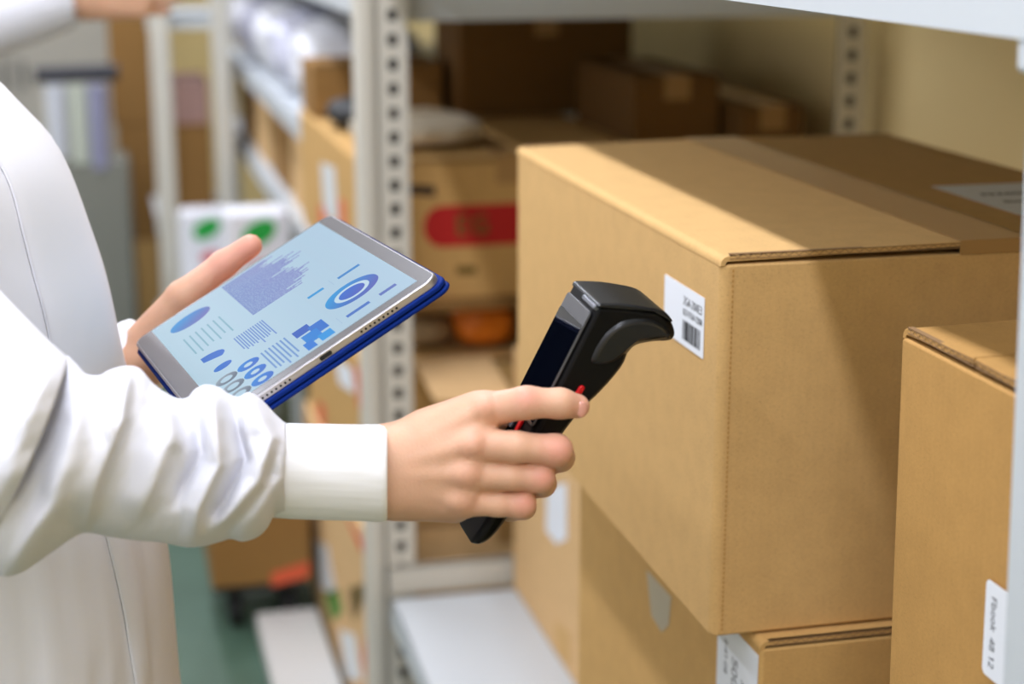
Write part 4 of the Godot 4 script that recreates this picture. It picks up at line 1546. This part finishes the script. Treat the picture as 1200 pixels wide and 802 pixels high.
func near_boxes() -> void:
	# the big carton that is being scanned
	var X := 0.438
	var big := carton("large taped cardboard box with the scanned white label facing the aisle", Vector3(X, 0.957, -1.785), Vector3(0.880, 1.257, -1.155), M.kraft, {"lift": 0.0035, "tape_w": 0.030, "round": 0.0075, "tape_end": 0.007})
	var z0 := -1.281
	var lab := print_on("shipping_label", big, round_rect(0, 0.0935, 0, 0.0475, 0.0006), M.paper, Vector3(X - 0.0003, 1.1715, z0), AISLE, 0.0003)
	text_on(lab, "2GA-284E3", 0.0092, Transform3D(Basis.from_scale(Vector3(0.95, 1, 1)), Vector3(0.0465, 0.0362, 0.0004)), M.ink)
	text_on(lab, "023-Y7GA-12KM", 0.0070, Transform3D(Basis.from_scale(Vector3(0.86, 1, 1)), Vector3(0.0465, 0.0272, 0.0004)), M.ink)
	barcode(lab, 0.0465, 0.0865, 0.005, 0.0205, 0.0003, M.ink)
	var note := print_on("delivery_note", big, PackedVector2Array([Vector2(0, 0), Vector2(0.125, 0.0), Vector2(0.125, 0.155), Vector2(0, 0.155)]), M.paper, Vector3(0.735, 1.2595, -1.255), up_xf().basis, 0.0003)
	text_on(note, "FRAGILE", 0.013, Transform3D(Basis(), Vector3(0.02, 0.10, 0.0004)), M.ink, true)
	text_on(note, "No. 2-48", 0.013, Transform3D(Basis(), Vector3(0.02, 0.06, 0.0004)), M.ink, true)
	# perforated glue seam down the near corner
	var mb := MB.new()
	for i in 74:
		var y := 0.962 + i * 0.00388
		mb.box(Vector3(X + 0.0086, y, -1.1556), Vector3(X + 0.0098, y + 0.0020, -1.1546))
	var seam := build("perforated_seam", mb, M.kraft_e, big)
	seam.position = -big.position
	seam.set_meta("kind", "stuff")

	# the carton it stands on
	var under := carton("cardboard box with a white label directly under the large box", Vector3(0.474, 0.367, -1.652), Vector3(0.885, 0.9555, -1.140), M.kraft_b, {"lift": 0.0})
	lab = print_on("shipping_label", under, round_rect(0, 0.088, 0, 0.075, 0.0006), M.paper, Vector3(0.4737, 0.868, -1.2315), AISLE, 0.0003)
	var tn := text_on(lab, "500 K", 0.016, Transform3D(Basis(Vector3(0, 0, 1), -PI / 2), Vector3(0.040, 0.052, 0.0004)), M.grey_ink)
	text_on(lab, "2-41-08", 0.009, Transform3D(Basis(Vector3(0, 0, 1), -PI / 2), Vector3(0.020, 0.060, 0.0004)), M.grey_ink)
	text_on(lab, "A12 7", 0.009, Transform3D(Basis(Vector3(0, 0, 1), -PI / 2), Vector3(0.058, 0.040, 0.0004)), M.grey_ink)
	var o := PackedVector2Array()
	var c := on_x(762, 676, 0.474)
	for p in [[758, 668], [787, 700], [784, 733], [776, 741], [764, 722]]:
		var q := on_x(p[0], p[1], 0.474)
		o.append(Vector2(q.z - c.z, q.y - c.y))
	print_on("clear_sticker", under, o, plain(Color(0.74, 0.68, 0.58), 0.3), Vector3(0.4738, c.y, c.z), AISLE, 0.0003)
	o = PackedVector2Array()

	# the tall pale carton behind, at the far end of the shelf
	var pale := carton("pale cardboard box standing on the white shelf behind the scanner grip", Vector3(0.655, 0.367, -2.69), Vector3(1.20, 0.80, -1.70), M.kraft_c, {"lift": 0.0})
	aisle_print(pale, [641, 572, 664, 566, 664, 632, 652, 638, 640, 622], 0.6546, M.paper)
	aisle_print(pale, [651, 728, 668, 744, 668, 782, 652, 764], 0.6546, M.kraft)

	# the carton at the right edge, on another one
	var rb := carton("upright cardboard box on the right, in front of the large box", Vector3(0.500, 0.8035, -0.977), Vector3(0.90, 1.247, -0.79), M.kraft_e, {"lift": 0.003, "seam_x": true, "tape": false})
	rb.rotation.z = 0.020
	rb.position.x += 0.003
	lab = print_on("shipping_label", rb, round_rect(0, 0.050, 0, 0.060, 0.004), M.paper, Vector3(0.4997, 1.0655, -0.848), AISLE, 0.0003)
	text_on(lab, "Fbook", 0.008, Transform3D(Basis(Vector3(0, 0, 1), -PI / 2), Vector3(0.010, 0.052, 0.0004)), M.grey_ink)
	text_on(lab, "48 12", 0.008, Transform3D(Basis(Vector3(0, 0, 1), -PI / 2), Vector3(0.010, 0.026, 0.0004)), M.grey_ink)
	carton("cardboard box at the bottom right, carrying the upright box", Vector3(0.49, 0.367, -0.985), Vector3(0.90, 0.797, -0.79), M.kraft, {"lift": 0.0})

func middle_distance() -> void:
	# cartons of the next bay, beyond the slotted post
	var X := 0.425
	var a := carton("brown cardboard box printed with a red oval, behind the slotted post", Vector3(X, 0.850, -3.70), Vector3(0.95, 1.094, -2.85), M.kraft_b, {"lift": 0.003})
	var o := PackedVector2Array()
	for q in round_rect(0.535, 0.80, 0.942, 1.014, 0.034, 8):
		o.append(q - Vector2(0.6, 0.97))
	print_on("printed_mark", a, o, M.red_print, Vector3(0.6, 0.97, -2.8497))
	var tm := text_on(a, "EG", 0.05, Transform3D(Basis(), Vector3(0.588, 0.978, -2.849) - a.position), M.olive_print, true)
	front_print(a, [478, 216, 510, 218, 510, 230, 478, 228], -2.8497, M.brown_print)
	front_print(a, [535, 312, 558, 312, 558, 322, 535, 322], -2.8497, M.olive_print)
	aisle_print(a, [376, 190, 392, 196, 396, 262, 380, 250], X - 0.0003, M.tray)
	for g in [[374, 240, 381, 243, 383, 290, 376, 286], [386, 262, 408, 280, 408, 290, 386, 272], [398, 232, 404, 236, 406, 300, 400, 296], [372, 296, 384, 304, 384, 318, 372, 308]]:
		aisle_print(a, g, X - 0.0003, M.orange_print)
	var b := carton("brown cardboard box with a loose flap, low down behind the slotted post", Vector3(X, 0.443, -3.68), Vector3(0.95, 0.735, -2.84), M.kraft_b, {"lift": 0.006, "tape": false})
	aisle_print(b, [392, 420, 412, 432, 416, 462, 398, 450], X - 0.0003, M.paper)
	for g in [[414, 405, 428, 400, 428, 470, 420, 480], [372, 470, 380, 476, 382, 520, 374, 512], [428, 520, 436, 528, 437, 580, 430, 570]]:
		aisle_print(b, g, X - 0.0003, M.orange_print)
	front_print(b, [505, 580, 580, 580, 580, 600, 505, 600], -2.8397, M.olive_print)
	# a loose flap of that carton, lying towards the post
	var mb := MB.new()
	mb.prism(round_rect(-0.07, 0.065, 0.0, 0.19, 0.004), -0.002, 0.002, 0.0008, Transform3D(Basis(Vector3.RIGHT, PI / 2 + 0.12), Vector3(-0.105, 0.302, 0.42)))
	build("loose_flap", mb, M.kraft_c, b)
	var c := carton("cardboard box with red, blue and green print at floor level by the platform", Vector3(X - 0.01, 0.001, -3.70), Vector3(0.95, 0.440, -2.83), M.kraft_c, {"lift": 0.0})
	for g in [[404, 600, 436, 606, 444, 690, 432, 664, 420, 640], [424, 770, 442, 780, 444, 800, 428, 800]]:
		aisle_print(c, g, X - 0.0103, M.orange_print)
	aisle_print(c, [366, 632, 384, 640, 394, 700, 376, 688], X - 0.0103, M.tray)
	aisle_print(c, [398, 738, 416, 744, 424, 798, 404, 796], X - 0.0103, M.tray)
	aisle_print(c, [380, 696, 396, 690, 402, 718, 388, 728], X - 0.0103, M.green_print)
	aisle_print(c, [408, 690, 426, 684, 432, 716, 414, 730], X - 0.0103, M.olive_print)
	# on top of them
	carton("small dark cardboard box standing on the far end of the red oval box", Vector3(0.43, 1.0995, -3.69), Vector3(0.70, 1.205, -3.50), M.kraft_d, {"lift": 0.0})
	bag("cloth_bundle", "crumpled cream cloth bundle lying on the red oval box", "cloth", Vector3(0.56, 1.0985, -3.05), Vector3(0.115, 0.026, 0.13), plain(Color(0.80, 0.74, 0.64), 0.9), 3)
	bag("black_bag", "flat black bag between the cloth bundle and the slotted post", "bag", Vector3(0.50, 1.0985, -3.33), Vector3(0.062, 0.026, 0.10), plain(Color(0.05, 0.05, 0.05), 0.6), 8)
	carton("shaded cardboard box highest of those stacked at the back of the next bay", Vector3(0.56, 1.0995, -3.68), Vector3(0.925, 1.305, -3.42), M.kraft_shaded, {"lift": 0.0}).position.x += 0.16
	carton("shaded flat cardboard box in the middle of the stepped pile in the next bay", Vector3(0.955, 0.850, -3.38), Vector3(1.12, 1.215, -2.99), M.kraft_shaded, {"lift": 0.0})
	carton("shaded low cardboard box nearest the wall beside the stepped pile", Vector3(1.13, 0.850, -3.50), Vector3(1.25, 1.165, -2.90), M.kraft_shaded, {"lift": 0.0})
	var ob := bag("snack_packet", "orange and white packet lying on the box with the loose flap", "packet", Vector3(0.655, 0.749, -2.93), Vector3(0.056, 0.042, 0.055), plain(Color(0.92, 0.50, 0.10), 0.4), 5)
	bag("plastic_bag", "clear crumpled plastic bag beside the orange packet", "bag", Vector3(0.545, 0.749, -2.96), Vector3(0.055, 0.030, 0.06), plain(Color(0.66, 0.58, 0.46), 0.3), 6)

	# white platform on the floor and the dolly with a carton behind it
	var p := thing("platform", "low white platform on the floor under the printed cardboard box", "platform", Vector3(0.333, 0, -2.9))
	mb = MB.new()
	mb.prism(round_rect(-0.065, 0.066, -0.80, 0.535, 0.012), 0.016, 0.05, 0.003, up_xf())
	build("deck", mb, plain(Color(0.75, 0.74, 0.72), 0.5), p)  # white deck greyed, its shade put into the colour
	for x in [-0.055, 0.026]:
		mb = MB.new()
		mb.box(Vector3(x, 0, -0.5), Vector3(x + 0.03, 0.016, 0.75))
		build("runner", mb, M.tray, p)
	var d := thing("dolly", "dark wheeled dolly under the brown box in the aisle", "dolly", Vector3(0.285, 0, -3.60))
	mb = MB.new()
	mb.prism(round_rect(-0.10, 0.10, -0.13, 0.13, 0.01), 0.085, 0.105, 0.003, up_xf())
	build("deck", mb, M.steel_dark, d)
	for s in [Vector2(-0.055, 0.10), Vector2(0.06, 0.10), Vector2(-0.055, -0.10), Vector2(0.06, -0.10)]:
		mb = MB.new()
		mb.prism(ellipse(0, 0, 0.034, 0.034, 24), -0.013, 0.013, 0.004, Transform3D(Basis(Vector3(0, 0, 1), Vector3(0, 1, 0), Vector3(-1, 0, 0)), Vector3(s.x, 0.034, s.y)))
		var w := build("caster", mb, M.rubber, d)
		mb = MB.new()
		mb.box(Vector3(s.x - 0.018, 0.03, s.y - 0.014), Vector3(s.x - 0.015, 0.085, s.y + 0.014))
		mb.box(Vector3(s.x + 0.015, 0.03, s.y - 0.014), Vector3(s.x + 0.018, 0.085, s.y + 0.014))
		mb.box(Vector3(s.x - 0.018, 0.076, s.y - 0.016), Vector3(s.x + 0.018, 0.085, s.y + 0.016))
		build("caster_fork", mb, M.steel_dark, w)
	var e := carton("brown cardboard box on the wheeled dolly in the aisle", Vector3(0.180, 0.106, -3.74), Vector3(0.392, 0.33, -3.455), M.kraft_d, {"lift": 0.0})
	front_print(e, [318, 672, 362, 658, 362, 676, 318, 688], -3.4547, M.orange_print)

func far_end() -> void:
	# wrapped packs on the white shelves further down
	var lil := plain(Color(0.80, 0.80, 0.86), 0.6)
	var wht := plain(Color(0.88, 0.88, 0.90), 0.6)
	var k := 0
	for z in [-4.05, -4.5, -4.95, -5.4, -5.85]:
		var t := bag("wrapped_pack", ["white", "lilac", "white", "lilac", "white"][k] + " wrapped pack on the upper white shelf, " + ["nearest the red oval box", "second from the red oval box", "in the middle of its row", "fourth from the red oval box", "at the far end by the post"][k], "pack", Vector3(0.60, 1.051, z), Vector3(0.15, 0.11, 0.19), lil if k % 2 else wht, 11 + k, "wrapped packs on the white shelves")
		k += 1
	k = 0
	for z in [-4.1, -4.6, -5.1, -5.6]:
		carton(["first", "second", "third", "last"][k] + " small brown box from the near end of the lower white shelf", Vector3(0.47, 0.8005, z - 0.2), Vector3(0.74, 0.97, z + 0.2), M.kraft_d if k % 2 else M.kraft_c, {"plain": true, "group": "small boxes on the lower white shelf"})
		k += 1
	# a beige frame rack that faces down the aisle
	var Z := -5.3
	var r := thing("rack", "beige steel rack frame at the far end of the aisle", "rack", Vector3(0.27, 0, Z))
	var p0 := on_z(172, 20, Z).x
	var p1 := on_z(198, 20, Z).x
	var p2 := on_z(244, 20, Z).x
	var p3 := on_z(268, 20, Z).x
	var y_top := on_z(220, 14, Z).y
	for s in [[p0, p1], [p2, p3]]:
		var post := MB.new()
		post.prism(round_rect(s[0] + 0.004, s[1] - 0.004, -0.06, 0.0, 0.006), 0.0, 1.6, 0.002, up_xf())
		var o := build("post", post, M.steel, r)
		o.position = Vector3(-r.position.x, 0, 0)
		o.rotation.z = 0.0
	for y in [y_top - 0.03, on_z(220, 250, Z).y - 0.04, 0.2]:
		var bar := MB.new()
		bar.box(Vector3(p0, y - 0.02, -0.05), Vector3(p3, y + 0.02, -0.01))
		bar.box(Vector3(p0, y + 0.012, -0.5), Vector3(p3, y + 0.02, -0.01))
		var o := build("shelf_board", bar, M.steel_white, r)
		o.position = Vector3(-r.position.x, 0, 0)
	var sy := on_z(220, 250, Z).y - 0.02
	carton("tall brown cardboard box inside the beige rack frame", Vector3(p1 + 0.004, sy, Z - 0.42), Vector3(p2 - 0.002, on_z(220, 150, Z).y, Z - 0.07), M.kraft_d, {"plain": true})
	carton("small pinkish box on top of the brown box inside the rack frame", Vector3(p1 + 0.006, on_z(220, 150, Z).y + 0.001, Z - 0.40), Vector3(p2 - 0.004, on_z(220, 98, Z).y, Z - 0.08), plain(Color(0.66, 0.52, 0.48), 0.7), {"plain": true})
	# white packs with green labels in front of the rack and post
	k = 0
	for q in [[240, 250, 4.9], [300, 250, 3.95]]:
		var c := P(q[0], q[1], q[2])
		var base := 0.40
		var t := thing("refill_pack", ["white pack with a green label in front of the beige rack", "white pack with a green label just left of the printed box"][k], "pack", Vector3(c.x, base, c.z), "white packs with green labels")
		var mb := MB.new()
		mb.prism(round_rect(-0.075, 0.075, -0.06, 0.06, 0.02), 0.0, c.y - base + 0.012, 0.012, up_xf())
		build("pack_body", mb, wht, t)
		mb = MB.new()
		mb.prism(ellipse(0.0, 0.0, 0.042, 0.026), 0.0, 0.002, 0.0, Transform3D(Basis(Vector3(0, 0, 1), 0.5), Vector3(0.0, c.y - base - 0.035, 0.0602)))
		build("green_label", mb, plain(Color(0.10, 0.62, 0.24), 0.5), t)
		mb = MB.new()
		mb.prism(ellipse(0.03, -0.09, 0.03, 0.02), 0.0, 0.002, 0.0, Transform3D(Basis(), Vector3(-0.02, c.y - base - 0.03, 0.0602)))
		build("red_label", mb, plain(Color(0.80, 0.32, 0.35), 0.5), t)
		k += 1
	var st := thing("bench", "low white bench carrying the packs with green labels", "bench", Vector3(0.34, 0, -4.75))
	var bm := MB.new()
	bm.prism(round_rect(-0.17, 0.16, -0.35, 0.35, 0.01), 0.37, 0.399, 0.003, up_xf())
	build("bench_top", bm, M.tray, st)
	for s in [Vector2(-0.15, 0.32), Vector2(0.14, 0.32), Vector2(-0.15, -0.32), Vector2(0.14, -0.32)]:
		bm = MB.new()
		bm.prism(round_rect(s.x - 0.012, s.x + 0.012, -s.y - 0.012, -s.y + 0.012, 0.003), 0.0, 0.371, 0.001, up_xf())
		build("leg", bm, M.tray, st)
	# cartons piled left of the rack
	Z = -6.0
	var xl := on_z(136, 200, Z).x
	var xr := on_z(184, 200, Z).x
	k = 0
	for y in [[0.0, 0.40], [0.402, 0.80], [0.802, 1.24]]:
		carton(["bottom", "middle", "topmost"][k] + " brown cardboard box in the pile left of the beige rack", Vector3(xl + [0.02, 0.012, 0.0][k], y[0], Z - 0.4), Vector3(xr + 0.03, y[1], Z), M.kraft_b if k == 0 else M.kraft_d, {"plain": true})
		k += 1
	# grey service cart with hanging rolls
	Z = -5.7
	var c0 := on_z(48, 90, Z)
	var c1 := on_z(128, 90, Z)
	var cart := thing("service_cart", "grey service cart with a dark handle bar and hanging rolls", "cart", Vector3((c0.x + c1.x) / 2, 0, Z))
	var w := (c1.x - c0.x) / 2
	var mb2 := MB.new()
	mb2.prism(round_rect(-w + 0.05, w + 0.05, -0.02, 0.24, 0.02), 0.07, on_z(90, 190, Z).y, 0.008, up_xf())
	build("cabinet", mb2, plain(Color(0.50, 0.50, 0.46), 0.6), cart)
	for s in [-w + 0.01, w - 0.01]:
		mb2 = MB.new()
		mb2.tube([Vector3(s, 0.30, -0.05), Vector3(s, c0.y, -0.05)], [0.012, 0.012], 12)
		build("frame_tube", mb2, M.steel, cart)
	mb2 = MB.new()
	mb2.tube([Vector3(-w - 0.02, c0.y, -0.05), Vector3(w + 0.03, c0.y + 0.005, -0.05)], [0.028, 0.028], 14)
	build("handle_bar", mb2, plain(Color(0.14, 0.14, 0.17), 0.6), cart)
	k = 0
	for s in [-0.6, 0.05, 0.6]:
		mb2 = MB.new()
		mb2.tube([Vector3(s * w, c0.y - 0.26 - 0.02 * k, 0.0), Vector3(s * w, c0.y - 0.03, 0.0)], [0.03, 0.033], 16)
		build("roll", mb2, [plain(Color(0.80, 0.81, 0.84), 0.4), plain(Color(0.76, 0.78, 0.72), 0.4), plain(Color(0.58, 0.58, 0.68), 0.4)][k], cart)
		k += 1
	for s in [Vector2(-w + 0.08, -0.03), Vector2(w + 0.02, -0.03), Vector2(-w + 0.08, -0.22), Vector2(w + 0.02, -0.22)]:
		mb2 = MB.new()
		mb2.prism(ellipse(0, 0, 0.035, 0.035, 20), -0.012, 0.012, 0.003, Transform3D(Basis(Vector3(0, 0, 1), Vector3(0, 1, 0), Vector3(-1, 0, 0)), Vector3(s.x, 0.035, s.y)))
		build("caster", mb2, M.rubber, cart)
	# a pale cabinet further back on the left
	var cb := thing("cabinet", "pale grey cabinet against the back wall on the far left", "cabinet", Vector3(-0.35, 0, -8.2))
	mb2 = MB.new()
	mb2.prism(round_rect(-0.45, 0.45, -0.25, 0.25, 0.01), 0.0, 1.5, 0.004, up_xf())
	build("cabinet_body", mb2, plain(Color(0.74, 0.72, 0.68), 0.5), cb)
	for s in [-0.22, 0.22]:
		mb2 = MB.new()
		mb2.prism(round_rect(s - 0.21, s + 0.21, 0.05, 1.46, 0.006), 0.25, 0.262, 0.002)
		var dr := build("door", mb2, plain(Color(0.76, 0.74, 0.70), 0.5), cb)
		mb2 = MB.new()
		mb2.box(Vector3(s - signf(s) * 0.18 - 0.008, 0.75, 0.262), Vector3(s - signf(s) * 0.18 + 0.008, 0.87, 0.28))
		build("handle", mb2, M.steel_dark, dr)
